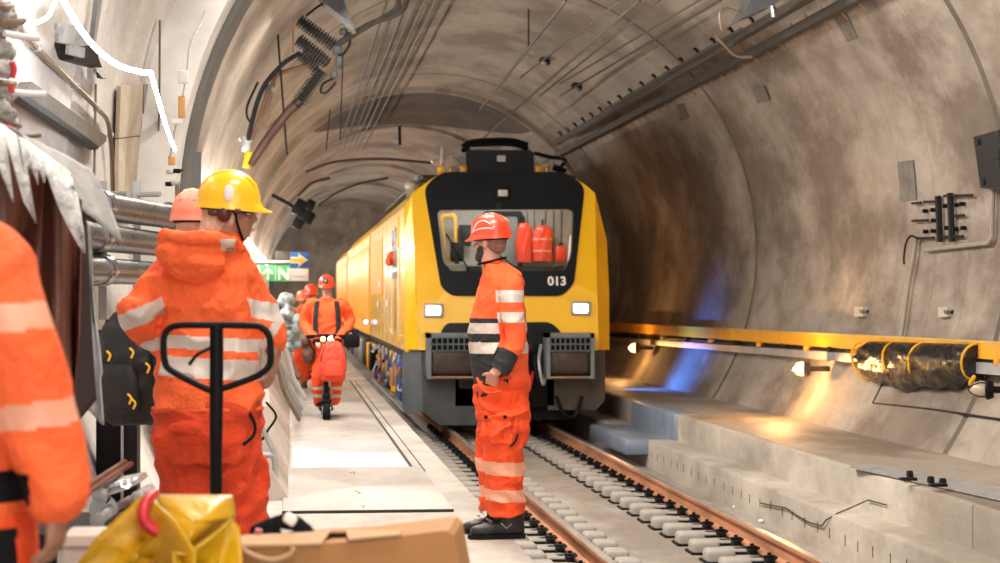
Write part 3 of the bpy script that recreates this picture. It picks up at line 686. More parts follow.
def head_shapes(b, c, F, U=None, k=1.0):
    """c = centre of the head at ear height"""
    F, L, U = frame_of(F, U); R = rotm(F, L, U); at = lambda f, l, u: V(c) + (F * f + L * l + U * u) * k
    b.ell(at(-.012, 0, .035), (.075 * k, .096 * k, .092 * k), R)
    b.ell(at(.028, 0, -.03), (.058 * k, .066 * k, .085 * k), R)
    b.ell(at(.055, 0, -.088), (.030 * k, .030 * k, .026 * k), R)       # chin
    b.ell(at(.082, 0, .030), (.046 * k, .014 * k, .013 * k), R)        # brow
    b.loft([ering(at(f, 0, u), L, F, r * k, r2 * k, 8) for f, u, r, r2 in ((.082, .02, .008, .01), (.098, -.005, .011, .014), (.104, -.022, .016, .017), (.092, -.034, .012, .008))])
    b.ell(at(.080, 0, -.058), (.026 * k, .014 * k, .008 * k), R); b.ell(at(.079, 0, -.070), (.022 * k, .013 * k, .007 * k), R)
    for s in (-1, 1):
        b.ell(at(.062, s * .036, -.02), (.024 * k, .024 * k, .022 * k), R)
        b.ell(at(-.008, s * .077, -.004), (.011 * k, .020 * k, .032 * k), R, 12, 8)
    return at
def face_bits(parent, at, F, L):
    for s in (-1, 1):
        b = MB(); b.ell(at(.077, s * .031, .008), (.013, .011, .009), None, 12, 8); e = b.build('eye', WHITE, parent)
        b = MB(); b.ell(at(.089, s * .031, .008), (.005, .004, .005), None, 10, 6); b.build('iris', BLK, e)
        b = MB(); b.tube([at(.086, s * .016, .028), at(.090, s * .032, .034), at(.080, s * .050, .028)], .005, 6, True); b.build('eyebrow', HAIRB, parent)
    b = MB(); b.tube([at(.096, -.022, -.064), at(.102, 0, -.063), at(.096, .022, -.064)], .004, 6, True); b.build('mouth', pm('lip', (.32, .09, .07), .5, 0, 0, bump=0), parent)
def hand_shapes(b, w, d, palm, side, k=1.0, curl=.5):
    """w wrist point, d direction to fingers, palm = palm normal, side=+1 thumb towards d x palm"""
    d = V(d).normalized(); palm = V(palm); palm = (palm - d * palm.dot(d)).normalized(); s = d.cross(palm).normalized() * side; w = V(w)
    b.loft([ering(w + d * (x * k) , s, palm, a * k, t * k, 14, 2.4) for x, a, t in ((-.02, .028, .022), (.01, .030, .020), (.045, .041, .017), (.085, .043, .015), (.100, .038, .012))])
    for i, (o, ln, r) in enumerate(((.030, .072, .0092), (.010, .080, .0095), (-.011, .074, .0090), (-.031, .058, .0080))):
        p = w + d * (.088 * k) + s * (o * k); pts = [p - d * .02 * k, p]; dd = d.copy(); 
        for q, f in enumerate((.45, .31, .24)):
            ang = curl * (.55 + .25 * q + .06 * i); dd = (dd * math.cos(ang) + palm * math.sin(ang)); dd.normalize()
            pts.append(pts[-1] + dd * ln * f * k)
        b.tube(pts, [r * k, r * k, r * .97 * k, r * .9 * k, r * .8 * k], 8, False, True)
    p = w + d * .022 * k + s * .030 * k; dd = (d * .75 + s * .55 + palm * .35).normalized(); pts = [p - dd * .015 * k, p]
    for f in (.035, .030, .024):
        pts.append(pts[-1] + dd * f * k); dd = (dd + palm * curl * .4 + d * .25).normalized()
    b.tube(pts, [.014 * k, .014 * k, .0115 * k, .0105 * k, .009 * k], 8, False, True)
def boot(parent, heel, toe_dir, k=1.0, mat=BOOT, ank=None):
    d = V(toe_dir); d.z = 0; d.normalize(); s = d.cross(Z).normalized(); h = V(heel); 
    b = MB(); T = lambda f, u: h + d * (f * k) + Z * (u * k)
    b.loft([ering(T(f, u), s, V((0, 0, 1)), w * k, hh * k, 18, 2.6) for f, u, w, hh in ((-.005, .055, .028, .035), (.02, .06, .040, .045), (.08, .062, .043, .05), (.14, .060, .046, .045), (.20, .050, .052, .036), (.255, .045, .048, .030), (.29, .04, .030, .020))])
    b.loft([ering(T(f, u), s, d, w * k, l * k, 18) for f, u, w, l in ((.07, .05, .045, .072), (.07, .12, .048, .074), (.062, .19, .055, .078), (.062, .235, .054, .074))])
    u_ = fuse(b, 'boot', mat, parent, .008 * k, None, .002, 30, sm=3)
    b = MB(); prof2 = [(f, w) for f, w in ((-.012, .02), (.0, .036), (.05, .043), (.12, .042), (.2, .052), (.26, .048), (.295, .03), (.305, .008))]
    a = [T(f, 0) + s * w * k for f, w in prof2] + [T(f, 0) - s * w * k for f, w in prof2[::-1]]
    b.poly(a, Z * .026 * k); b.build('sole', RUB, u_, smooth=False)
    b = MB()
    for i in range(5):
        f = .145 + i * .018; z = .175 - i * .024; b.tube([T(f - .02, z) + s * .035 * k, T(f + .004, z + .006), T(f - .02, z - .01) - s * .035 * k], .0028 * k, 5, True)
    b.build('laces', pm('grey_laces', (.22, .22, .22), .7), u_)
    for sg in (1, -1):
        b = MB(); b.tube([T(.07, .085) + s * sg * .0445 * k, T(.10, .06) + s * sg * .0475 * k, T(.13, .09) + s * sg * .046 * k], .0035 * k, 5); b.build('stripe', GREYL, u_)
    return u_
class Person:
    def __init__(s, label, base, F, group=None):
        s.root = empty('person', base, label, 'person', group); s.F, s.L, s.U = frame_of(F); s.B = MB()
    def torso(s, b, rings, sc=1.0, pw=2.4):
        b.loft([ering(V(c), s.L, s.F, rx * sc, ry * sc, 30, pw) for c, rx, ry in rings])
    def limb(s, b, pts, rad, rnd=True): b.tube(pts, rad, 16, True, rnd)
exec_people = True
# ---- the standing worker by the rail, seen side on -------------------------------------------------
D = 11.8
def man():
    p = Person('worker in an orange helmet standing side on by the rail, hand in trouser pocket', P(503, 537, D), (-1, .05, 0)); r = p.root
    q = lambda x, y, dd=0: P(x, y, D + dd)
    S = 165.3
    T = [(q(501, 398), .19, .155), (q(501, 380), .195, .168), (q(499, 355), .19, .176), (q(497, 335), .19, .178), (q(498, 315), .195, .165), (q(500, 298), .205, .145), (q(502, 284), .205, .135), (q(502, 274), .18, .118), (q(498, 267), .11, .088), (q(494, 263), .075, .07), (q(492, 260), .06, .062)]
    headc = q(490, 243); HF = V((-.80, .58, -.03))
    sh, el, wr = q(510, 287, -.17), q(515, 340, -.23), q(497, 371, -.26)
    sh2, el2, wr2 = q(506, 287, .19), q(512, 336, .24), q(492, 364, .2)
    # body
    b = MB(); p.torso(b, T[1:], .82); p.limb(b, [q(492, 268), q(489, 250)], [.062, .06]); at = head_shapes(b, headc, HF, None, 1.0)
    p.limb(b, [sh, el, wr], [.05, .042, .032]); p.limb(b, [sh2, el2, wr2], [.05, .042, .032])
    hand_shapes(b, q(494, 374, -.26), q(488, 396, -.10) - q(494, 374, -.26), (.3, 1, 0), -1, 1.0, .2)
    hand_shapes(b, wr2, V((-.3, 0, -1)), (0, -1, 0), 1, 1.0, .25)
    for a, k_ in ((q(502, 395, -.1), q(511, 505, -.1)), (q(500, 395, .1), q(499, 500, .1))): p.limb(b, [a, (a + k_) / 2, k_], [.08, .06, .045])
    fuse(b, 'body', [SKIN], r, .0055, None, 0, sm=2)
    face_bits(r, at, HF, None)
    # hair and beard
    b = MB(); F_, L_, U_ = frame_of(HF); R = rotm(F_, L_, U_); b.ell(at(-.018, 0, .035), (.080, .096, .088), R); b.ell(at(-.045, 0, -.02), (.062, .060, .05), R)
    b.build('hair', pm('cropped_hair', (.27, .15, .11), .9, 0, .3, 60, .5, 120), r)
    b = MB(); b.ell(at(.048, 0, -.082), (.056, .050, .042), R); b.ell(at(.03, .042, -.05), (.022, .04, .045), R); b.ell(at(.03, -.042, -.05), (.022, .04, .045), R)
    fuse(b, 'beard', [HAIRB], r, .007, None, .003, 60)
    # shirt
    b = MB(); p.torso(b, T); 
    p.limb(b, [q(505, 284, -.12), sh, q(512, 312, -.22), el, q(508, 356, -.25), q(499, 371, -.262)], [.075, .080, .070, .064, .062, .060], False)
    p.limb(b, [q(505, 284, .12), sh2, q(511, 312, .23), el2, wr2], [.075, .08, .072, .062, .05])
    ad = (el - sh).normalized()
    def zone(c):
        arm = (c - V((0, 0, 0))).dot(V((0, 0, 1)))
        z = c.z; near = c.y < (sh.y - .0) + .01
        # on the near sleeve?
        t = max(0, min(1, (c - sh).dot(el - sh) / (el - sh).length_squared)); ds = (c - (sh + (el - sh) * t)).length
        t2 = max(0, min(1, (c - el).dot(wr - el) / (wr - el).length_squared)); d2 = (c - (el + (wr - el) * t2)).length
        z1, z2, z3, z4 = [q(510, y, -.2).z for y in (290.5, 302.5, 312, 322.5)]
        if (ds < .092 and c.y < sh.y + .035) or d2 < .088:
            if d2 < .09 and t2 > .36: return 2
            if z2 < z < z1 or z4 < z < z3: return 1
            return 0
        za, zb, zc, zd = [q(490, y).z for y in (322.5, 333.5, 341.5, 353)]
        if zb < z < za or zd < z < zc: return 1
        if z < q(490, 318).z and c.x < q(505, 340).x: return 2
        return 0
    fuse(b, 'shirt', [ORAP, REFL, GREYF], r, .0048, zone, .008, 6, (1, 1, 1.6), seed=1, sm=4)
    b = MB(); b.tube([q(492, 264) + (p.L * math.cos(a) * .085 + p.F * math.sin(a) * .083 + Z * (.018 - .02 * math.sin(a))) for a in [2 * math.pi * i / 18 for i in range(19)]], .008, 6); b.build('collar', BLKF, r)
    # trousers
    b = MB(); p.torso(b, [(q(501, 366), .175, .150), (q(502, 385), .195, .170), (q(501, 402), .20, .160), (q(502, 420), .18, .145)])
    p.limb(b, [q(506, 392, -.09), q(506, 425, -.11), q(504, 455, -.11), q(505, 485, -.10), q(507, 514, -.09)], [.13, .138, .124, .116, .114], False)
    p.limb(b, [q(503, 392, .09), q(500, 425, .11), q(497, 455, .12), q(497, 485, .12), q(497, 510, .12)], [.13, .14, .127, .115, .108], False)
    b.box(q(490, 427, -.245), (.10, .03, .13), Matrix.Rotation(.1, 3, 'Z'), .012); b.box(q(501, 432, -.25), (.13, .035, .15), None, .015); b.box(q(497, 417, -.25), (.19, .04, .035), None, .01)
    def zt(c):
        for a, bb in ((459.5, 473), (487, 499)):
            if q(505, bb).z + (c.x - q(505, 0).x) * -.05 < c.z < q(505, a).z + (c.x - q(505, 0).x) * -.05: return 1
        return 0
    tr_ = fuse(b, 'trousers', [ORA2, REFLO], r, .005, zt, .018, 5.5, (1, 1, 1.7), seed=4, sm=3)
    for x in (486, 505):
        b = MB(); b.lathe(q(x, 417, -.275), (0, -1, 0), [(0, .012), (.008, .010)], 12); b.build('snap_button', BLK, tr_)
    b = MB(); b.tube([q(510, 447, -.262), q(515, 442, -.258), q(518, 434, -.25)], .006, 6, True); b.build('pocket_zip', BLK, tr_)
    b = MB(); b.tube([q(477, 378, -.19), q(482, 389, -.245), q(490, 393, -.265), q(501, 391, -.265)], .008, 6, True); b.build('pocket_edge', ORA2, tr_)
    h1 = PZ(523, 538, 0); h2 = PZ(510, 533, 0)
    boot(r, V((h1.x, h1.y + .0, 0)), (-1, -.06, 0), 1.10); boot(r, V((h2.x, h2.y, 0)), (-1, .0, 0), 1.0)
    helmet(r, at(-.008, 0, .058), HF, (0, -.05, 1), .91, HELO, mark=True)
    return r
man()
# ---- worker in the yellow helmet, seen from behind ---------------------------------------------------
def yellow():
    D = 8.5; q = lambda x, y, dd=0: P(x, y, D + dd)
    p = Person('worker in a yellow helmet and orange hooded jacket, back turned, hand on hip', P(212, 630, D), (.12, 1, 0)); r = p.root
    T = [(q(208, 412), .238, .17), (q(209, 395), .238, .175), (q(208, 370), .225, .17), (q(207, 340), .215, .165), (q(207, 305), .215, .165), (q(207, 278), .205, .155), (q(208, 258), .175, .13), (q(215, 246), .12, .10), (q(222, 238), .085, .085), (q(225, 232), .06, .07)]
    hc = q(231, 214); HF = V((.985, -.08, -.05))
    b = MB(); p.torso(b, T, .84); p.limb(b, [q(222, 240), q(228, 215)], [.07, .06]); at = head_shapes(b, hc, HF, None, 1.02)
    sl, el, wl = q(174, 274), q(138, 309, -.12), q(160, 346, .06); sr, er, wr = q(237, 272), q(262, 318, .05), q(273, 350, .02)
    p.limb(b, [sl, el, wl], [.055, .045, .033]); p.limb(b, [sr, er, wr], [.055, .045, .035])
    hand_shapes(b, wl, V((.8, .2, -.5)), (0, 1, .2), 1, 1.0, .4); hand_shapes(b, q(275, 349, .02), q(270, 385, .0) - q(275, 349, .02), (-1, .4, 0), 1, 1.12, .35)
    for a, k_ in ((q(190, 415), q(195, 615)), (q(232, 415), q(238, 615))): p.limb(b, [a, (a + k_) / 2, k_], [.085, .06, .045])
    fuse(b, 'body', [SKIND], r, .006, None, 0)
    F_, L_, U_ = frame_of(HF); R = rotm(F_, L_, U_)
    b = MB(); b.ell(at(-.035, 0, .01), (.084, .092, .10), R); b.ell(at(-.065, 0, -.05), (.080, .062, .07), R); b.ell(at(-.085, .0, -.085), (.065, .045, .05), R)
    fuse(b, 'hair', [HAIRG], r, .008, None, .010, 26, (1, 1, .4))
    face_bits(r, at, HF, None)
    b = MB(); b.tube([at(.085, a, .012) if abs(a) < .06 else at(.03 - (abs(a) - .06) * 3, a, .012) for a in (-.085, -.07, -.05, 0, .05, .07, .085)], .008, 6, True); b.tube([at(.03, .088, .012), at(-.06, .085, .01)], .006); b.build('safety_glasses', BLK, r)
    b = MB(); b.ell(at(-.02, .088, -.002), (.032, .032, .04), R); b.box(at(-.065, .06, .0), (.09, .05, .03), R, .012); b.box(at(.04, .075, .01), (.09, .03, .02), R, .008); b.build('ear_defender', pm('maroon_rubber', (.07, .02, .02), .4, 0, .2, 9, .1), r)
    b = MB(); b.tube([at(.02, .085, .03), at(.04, .07, -.05), at(.06, .03, -.11)], .006, 6, True); b.build('chin_strap', BLKF, r)
    # jacket with hood
    b = MB(); p.torso(b, T)
    p.limb(b, [q(186, 266), sl, q(155, 292, -.07), el, q(146, 328, -.03), q(160, 343, .04)], [.085, .095, .09, .085, .08, .07])
    p.limb(b, [q(226, 266), sr, q(250, 298, .03), er, q(271, 338, .03)], [.08, .088, .085, .082, .068])
    # hood: a folded-down cowl
    hb = MB(); hb.loft([ering(q(x, y, dd), p.L, p.F, rx, ry, 28, 2.3) for x, y, dd, rx, ry in ((196, 283, -.13, .04, .03), (194, 277, -.15, .10, .06), (192, 264, -.17, .138, .085), (190, 250, -.16, .148, .10), (192, 241, -.13, .145, .11), (197, 236, -.10, .13, .10))])
    hb.tube([q(160, 240, -.16), q(164, 235, -.20), q(185, 237, -.25), q(205, 238, -.25), q(224, 240, -.2), q(238, 246, -.08), q(246, 256, .02)], [.02, .026, .03, .03, .028, .024, .018], 10, True, True)
    aL = (el - sl).normalized(); fL = (wl - el).normalized()
    zs = [band(q(142, 322, -.08), q(162, 345) - q(140, 318), .0, .01)]
    def zone(c):
        # sleeves: tilted bands in screen-aligned coordinates of the arm itself
        if (c - el).length < .22 and c.x < q(166, 0, 0).x:
            d = V((.42, 0, -1)).normalized(); t = (c - q(135, 318, -.1)).dot(d)
            if -.035 < t < .035 or .115 < t < .165: return 1
        u = (er - sr).normalized(); t = (c - sr).dot(u); ds = ((c - sr) - u * t).length
        if ds < .125 and c.x > q(228, 0, 0).x:
            t2 = (c - q(246, 305)).dot(V((.25, 0, -1)).normalized()) - (c.x - q(246, 305).x) * .45
            if -.03 < t2 < .045: return 1
            t3 = (c - q(270, 318)).dot(V((.9, 0, -.5)).normalized())
            if 0.02 < t3 < .055 and c.z < q(0, 300).z: return 1
        lim = q(0, 336).z, q(0, 349).z, q(0, 357).z, q(0, 377).z
        inside = q(163, 0).x < c.x < q(262, 0).x
        tilt = (c.x - q(205, 0).x) * .06
        if inside and c.z > q(0, 400).z:
            if lim[1] < c.z + tilt < lim[0] or lim[3] < c.z + tilt < lim[2]: return 1
        if c.z > q(0, 252).z and q(226, 0).x < c.x < q(238, 0).x and c.y < q(0, 0).y + .5 and c.z < q(0, 240).z: return 1
        return 0
    jk = fuse(b, 'jacket', [ORA, REFL], r, .0062, zone, .018, 5.5, (1, 1, 1.3), seed=2, sm=4)
    fuse(hb, 'hood', [ORA, REFL], r, .007, lambda c: 1 if (q(223, 0).x < c.x < q(236, 0).x and q(0, 252).z < c.z < q(0, 241).z) else 0, .012, 7, seed=12, sm=4)
    b = MB(); rg = [p.L * math.cos(a) * .238 + p.F * math.sin(a) * .176 for a in [2 * math.pi * i / 40 for i in range(41)]]
    b.tube([q(208, 408) + v for v in rg], .008, 8); b.build('hem', ORA, jk)
    b = MB(); p.torso(b, [(q(207, 400), .225, .16), (q(207, 418), .232, .175), (q(207, 440), .235, .185), (q(208, 462), .21, .16)])
    p.limb(b, [q(185, 430), q(189, 470), q(196, 520), q(200, 600)], [.13, .13, .115, .10]); p.limb(b, [q(232, 430), q(238, 470), q(240, 520), q(240, 600)], [.128, .125, .112, .10])
    b.box(q(184, 428, -.18), (.14, .03, .045), Matrix.Rotation(.05, 3, 'Y'), .01)
    tt = fuse(b, 'trousers', [ORA3], r, .007, None, .028, 4.6, (1, 1, 1.3), seed=9, sm=3)
    b = MB(); b.tube([q(249, 412, -.12), q(255, 425, -.13), q(253, 436, -.15), q(243, 445, -.17)], .008, 6, True); b.build('pocket_edge', BLKF, tt)
    b = MB(); b.tube([q(150, 408, -.1), q(160, 411, -.17), q(185, 415, -.20), q(215, 417, -.2), q(255, 412, -.12)], .012, 8, True); b.bm.free()
    hh = p.root.location; boot(r, V((q(200, 0).x, hh.y, 0)), (.1, 1, 0), 1.05); boot(r, V((q(240, 0).x, hh.y, 0)), (.2, 1, 0), 1.05)
    helmet(r, at(-.012, 0, .058), HF, (-.06, -.06, 1), .98, HELY, clip=True)
    return r
yellow()
# ---- electric scooter and its rider --------------------------------------------------------------------
DS = 22.8
def scooter():
    q = lambda x, y, dd=0: P(x, y, DS + dd); c = PZ(326.5, 421, 0); y = c.y
    s = empty('electric_scooter', (c.x, y + .4, 0), 'black electric scooter ridden toward the camera, warm and white lamps lit', 'scooter')
    X = c.x
    for yy in (y + .02, y + 1.0):
        b = MB(); b.lathe((X - .045, yy, .125), (1, 0, 0), [(0, .07), (.0, .105), (.02, .125), (.07, .125), (.09, .105), (.09, .07)], 24); w = b.build('wheel', RUB, s)
        b = MB(); b.lathe((X - .05, yy, .125), (1, 0, 0), [(0, .03), (0, .068), (.10, .068), (.10, .03)], 18); b.build('wheel_hub', STEEL, w)
    b = MB(); b.box((X, y + .52, .13), (.17, .72, .05), None, .02); b.build('deck', GREYD, s)
    b = MB(); b.tube([(X, y + .17, .12), (X, y + .17, .25), (X, y + .22, .8), (X, y + .27, 1.0)], [.04, .035, .028, .028], 10); b.build('stem', BLK, s)
    b = MB(); b.box((X, y + .03, .235), (.13, .22, .03), None, .012); b.box((X, y + .12, .27), (.09, .08, .1), None, .02); b.build('mudguard', BLK, s)
    b = MB(); b.tube([(X - .22, y + .30, .98), (X, y + .27, 1.0), (X + .22, y + .30, .98)], .016, 8); hb = b.build('handlebar', BLK, s)
    for sg in (-1, 1): b = MB(); b.cyl((X + sg * .14, y + .285, .985), (X + sg * .23, y + .30, .98), .024, 12); b.build('grip', RUB, hb)
    for px, m, rr in ((331, EM_HEAD, .035), (323, pm('amber_lamp', (1, .6, .2), .4, 0, 0, bump=0, emit=(1, .5, .12), estr=12), .028)):
        pp = PY(px, 339, y + .16); b = MB(); b.lathe(pp + V((0, .02, 0)), (0, -1, 0), [(0, rr + .012), (.02, rr + .012), (.02, rr)], 16); k_ = b.build('lamp', BLK, s); b = MB(); b.lathe(pp, (0, -1, 0), [(0, rr), (.012, rr * .7)], 16); b.build('lamp_lens', m, k_)
    return X, y
SXX, SYY = scooter()
def rider():
    q = lambda x, y, dd=0: P(x, y, DS + .55 + dd)
    p = Person('worker in an orange helmet riding the electric scooter toward the camera', (SXX, SYY + .6, .155), (-.03, -1, 0)); r = p.root
    T = [(q(329, 352), .17, .12), (q(328, 342), .175, .125), (q(327, 325), .17, .125), (q(327, 312), .185, .12), (q(327, 305), .18, .10), (q(327, 300), .10, .07), (q(327, 297), .06, .06)]
    hc = q(326.5, 288); HF = V((-.1, -1, -.02)); k = .85
    b = MB(); p.torso(b, T, .84); p.limb(b, [q(327, 301), q(327, 290)], [.06, .05]); at = head_shapes(b, hc, HF, None, k)
    a1 = [q(311, 305), q(305, 324, .05), q(317, 341, -.25)]; a2 = [q(343, 305), q(350, 322, .05), q(337, 341, -.25)]
    for a in (a1, a2): p.limb(b, a, [.045, .038, .03])
    for a, sg in ((a1, 1), (a2, -1)): hand_shapes(b, a[2], V((.1 * sg, -.7, -.2)), (0, 0, -1), sg, .9, .7)
    for l in ([q(321, 352), q(321, 378, -.15), q(321, 405)], [q(335, 352), q(335, 378, -.15), q(332, 403)]): p.limb(b, l, [.07, .05, .04])
    fuse(b, 'body', [SKIN], r, .008)
    face_bits(r, at, HF, None)
    b = MB(); p.torso(b, T)
    p.limb(b, [q(317, 305)] + a1, [.07, .075, .062, .05]); p.limb(b, [q(337, 305)] + a2, [.07, .075, .062, .05])
    jk = fuse(b, 'jacket', [ORAP], r, .011, None, .010, 7, seed=5)
    for sg in (-1, 1):
        b = MB(); b.grid([[q(327 + sg * x, y, -.02) + p.F * f for x, f in ((7 + e, .125), (9.5 + e, .125), (12 + e, .10))] for y, e in ((301, 0), (312, 1.5), (325, 2), (338, 1), (346, 0))]); b.build('open_vest_edge', GREYF, jk)
    b = MB(); p.torso(b, [(q(329, 345), .165, .115), (q(329, 356), .18, .13), (q(328, 364), .17, .12)])
    p.limb(b, [q(322, 356), q(318, 378, -.15), q(319, 402)], [.09, .075, .062]); p.limb(b, [q(335, 356), q(337, 378, -.15), q(335, 400)], [.09, .075, .062])
    zt = lambda c: 1 if (q(0, 389).z < c.z < q(0, 386).z or q(0, 397).z < c.z < q(0, 393.5).z) else 0
    fuse(b, 'trousers', [ORA2, REFL], r, .011, zt, .014, 5, seed=6)
    boot(r, V((SXX - .075, SYY + .72, .155)), (0, -1, 0), .85); boot(r, V((SXX + .06, SYY + .92, .155)), (.1, -1, 0), .85)
    for a, sg in ((a1, -1), (a2, 1)):
        b = MB(); b.ell(a[2] + V((0, -.03, -.01)), (.055, .06, .045)); b.build('glove', BLKF, r)
    helmet(r, at(0, 0, .055), HF, None, k * 1.02, HELO, lamp=True)
rider()
# backpacks on the scooter stem and the dark bags on the bars
def backpack(c, F, k, mat, label, strap=BLKF, zips=None, pocket=None):
    F, L, U = frame_of(F); R = rotm(F, L, U); c = V(c); t = empty('backpack', c - U * .25 * k, label, 'backpack')
    b = MB(); b.loft([ering(c + U * (z * k) + F * f * k, L, F, w * k, d * k, 28, 3) for z, w, d, f in ((-.25, .10, .05, 0), (-.235, .145, .085, 0), (-.1, .16, .11, .01), (.05, .155, .105, .01), (.17, .13, .085, 0), (.235, .085, .05, -.01), (.25, .04, .02, -.01))])
    m_ = fuse(b, 'bag_body', [mat], t, .012 * k + .002, None, .012 * k, 8, seed=3)
    b = MB(); b.loft([ering(c + U * (z * k) + F * f * k, L, F, w * k, d * k, 24, 3) for z, w, d, f in ((-.2, .09, .03, .09), (-.17, .115, .05, .10), (-.05, .115, .05, .11), (.01, .09, .03, .10))]); b.build('front_pocket', pocket or mat, t)
    for s in (-1, 1):
        b = MB(); b.tube([c + U * .2 * k + L * s * .07 * k - F * .05 * k, c + U * .15 * k + L * s * .1 * k - F * .13 * k, c - U * .1 * k + L * s * .11 * k - F * .14 * k, c - U * .2 * k + L * s * .1 * k - F * .06 * k], .016 * k, 8, True); b.build('shoulder_strap', strap, t)
        b = MB(); b.tube([c + U * .2 * k + L * s * .10 * k + F * .05 * k, c + U * .05 * k + L * s * .15 * k + F * .06 * k, c - U * .12 * k + L * s * .15 * k + F * .05 * k], .006 * k, 6, True); b.build('zip', zips or strap, t)
    b = MB(); b.tube([c + U * .24 * k - L * .03 * k, c + U * .29 * k, c + U * .24 * k + L * .03 * k], .01 * k, 6, True); b.build('grab_handle', strap, t)
    return t
backpack(PY(333, 361, SYY + .04), (.1, -1, 0), .95, pm('red_orange_pack', (.80, .07, .03), .7, 0, .15, 6, .4, 15), 'orange red backpack hung on the scooter stem', BLKF, BLKF)
b = MB(); b.ell(PY(309, 355, SYY + .5), (.08, .1, .12)); b.ell(PY(306, 342, SYY + .5), (.06, .08, .08)); b2_ = fuse(b, 'side_bag', [pm('brown_bag', (.10, .05, .03), .7, 0, .3, 6, .3)], bpy.data.objects['electric_scooter'], .012, None, .012, 9)
t = empty('handlebar_bag', PY(359, 345, SYY + .3), 'black box shaped bag beside the rider, at the right handlebar', 'bag')
b = MB(); b.box(PY(352, 341, SYY + .3), (.18, .16, .16), None, .03); b.build('bag_body', BLKF, t); b = MB(); b.tube([PY(343, 337, SYY + .3), PY(350, 331, SYY + .3), PY(357, 336, SYY + .3)], .012, 6, True); b.build('strap', BLKF, t)
# ---- simple figures further back: same build, coarser
def figure(hx, hy, D, feet, F, label, k=1.0, hk=1.0, helm=HELO, jacket=ORA, tro=ORA2, vox=.016, lamp=False, bust=False, HFv=None):
    s = FPX / D; F = V(F); hc = P(hx, hy, D); zf = feet; p = Person(label, (hc.x, hc.y, zf), F); r = p.root; H = hc.z - zf
    if bust: r.location.z = zf = hc.z - .55; WL[r] = V(r.location); H = 1.66; 
    u = H / 1.66 * k; L = p.L; Fv = p.F
    g = lambda l, f, dz: hc + L * (l * u) + Fv * (f * u) + Z * (dz * u)
    T = [(g(0, 0, -.85), .17 * u, .13 * u), (g(0, 0, -.7), .165 * u, .13 * u), (g(0, 0, -.5), .165 * u, .125 * u), (g(0, 0, -.33), .19 * u, .125 * u), (g(0, 0, -.22), .19 * u, .105 * u), (g(0, -.005, -.16), .11 * u, .075 * u), (g(0, -.005, -.12), .06 * u, .06 * u)]
    if bust: T = T[2:]
    HF = V(HFv or F)
    b = MB(); p.torso(b, T, .84); p.limb(b, [g(0, -.01, -.16), g(0, 0, -.03)], [.06, .055]); at = head_shapes(b, hc, HF, None, hk)
    arms = []
    for s_ in (-1, 1):
        a = [g(s_ * .17, 0, -.24), g(s_ * .24, -.02, -.50), g(s_ * .23, .08, -.72)]; arms.append(a)
        if not bust: p.limb(b, a, [.045, .038, .03]); hand_shapes(b, a[2], (0, .1, -1), (-s_ * L.x, -s_ * L.y, 0), 1, .95, .4)
        else: a[1] = g(s_ * .2, .1, -.42); a[2] = g(s_ * .1, .25, -.45); p.limb(b, a[:3], [.045, .038, .03])
    if not bust:
        for s_ in (-1, 1): p.limb(b, [g(s_ * .09, 0, -.8), g(s_ * .1, .02, -1.2), V((hc.x + L.x * s_ * .1, hc.y + L.y * s_ * .1, zf + .1))], [.07, .05, .04])
    fuse(b, 'body', [SKIN], r, vox * .6)
    if not bust: face_bits(r, at, HF, None)
    b = MB(); p.torso(b, T)
    for a in arms: p.limb(b, a, [.07, .06, .05])
    zb = [g(0, 0, -.55).z, g(0, 0, -.62).z, g(0, 0, -.7).z, g(0, 0, -.77).z]
    fuse(b, 'jacket', [jacket, REFL], r, vox, lambda c: 1 if (zb[1] < c.z < zb[0] or zb[3] < c.z < zb[2]) else 0, .01, 7, seed=int(hx))
    if not bust:
        b = MB(); p.torso(b, [(g(0, 0, -.78), .16 * u, .12 * u), (g(0, 0, -.9), .175 * u, .13 * u), (g(0, 0, -.98), .16 * u, .12 * u)])
        for s_ in (-1, 1): p.limb(b, [g(s_ * .085, 0, -.9), g(s_ * .1, .02, -1.2), V((hc.x + L.x * s_ * .1, hc.y + L.y * s_ * .1, zf + .14))], [.09, .08, .075])
        fuse(b, 'trousers', [tro], r, vox, None, .012, 6, seed=3)
        for s_ in (-1, 1): boot(r, V((hc.x + L.x * s_ * .1 - Fv.x * .08, hc.y + L.y * s_ * .1 - Fv.y * .08, zf)), Fv)
    helmet(r, at(0, 0, .06), HF, None, hk, helm, lamp=lamp)
    return r
figure(310.5, 296, 31, 0, (0, -1, 0), 'worker half hidden close behind the scooter rider, orange helmet', .95)
figure(302.5, 301, 34.5, 0, (.1, -1, 0), 'worker furthest back on the walkway, pale orange helmet by the left wall', .95, helm=pm('pale_orange_helmet', (.85, .16, .06), .4, 0, .05, 8, 0))
figure(397.5, 246, 31.9, 0, (-.6, -.9, 0), 'train driver in an orange helmet leaning from the cab side door', .62, .72, bust=True)
# hidden neighbour of the yellow helmet
figure(193, 226, 10.1, 0, (1, .5, 0), 'worker almost hidden by the yellow helmet worker, faded orange helmet by the pipes', .95, 1.0, helm=pm('faded_orange_helmet', (.75, .20, .12), .5, 0, .15, 8, 0), vox=.014, HFv=(.2, 1, 0))
backpack(P(133, 366, 9.7), (-.7, -1, 0), 1.15, pm('black_pack', (.005, .005, .006), .6, 0, .3, 6, .5, 15), 'black backpack with yellow zip pulls behind the bent left arm of the yellow helmet worker')
for x, y in ((132, 352), (148, 367), (109, 355), (130, 398), (134, 403)):
    b = MB(); c = P(x, y, 9.45); b.tube([c + V((-.012, 0, .02)), c + V((.006, 0, .0)), c + V((-.004, 0, -.03))], .006, 6, True); b.build('zip_pull', HELY, bpy.data.objects['backpack.001'])
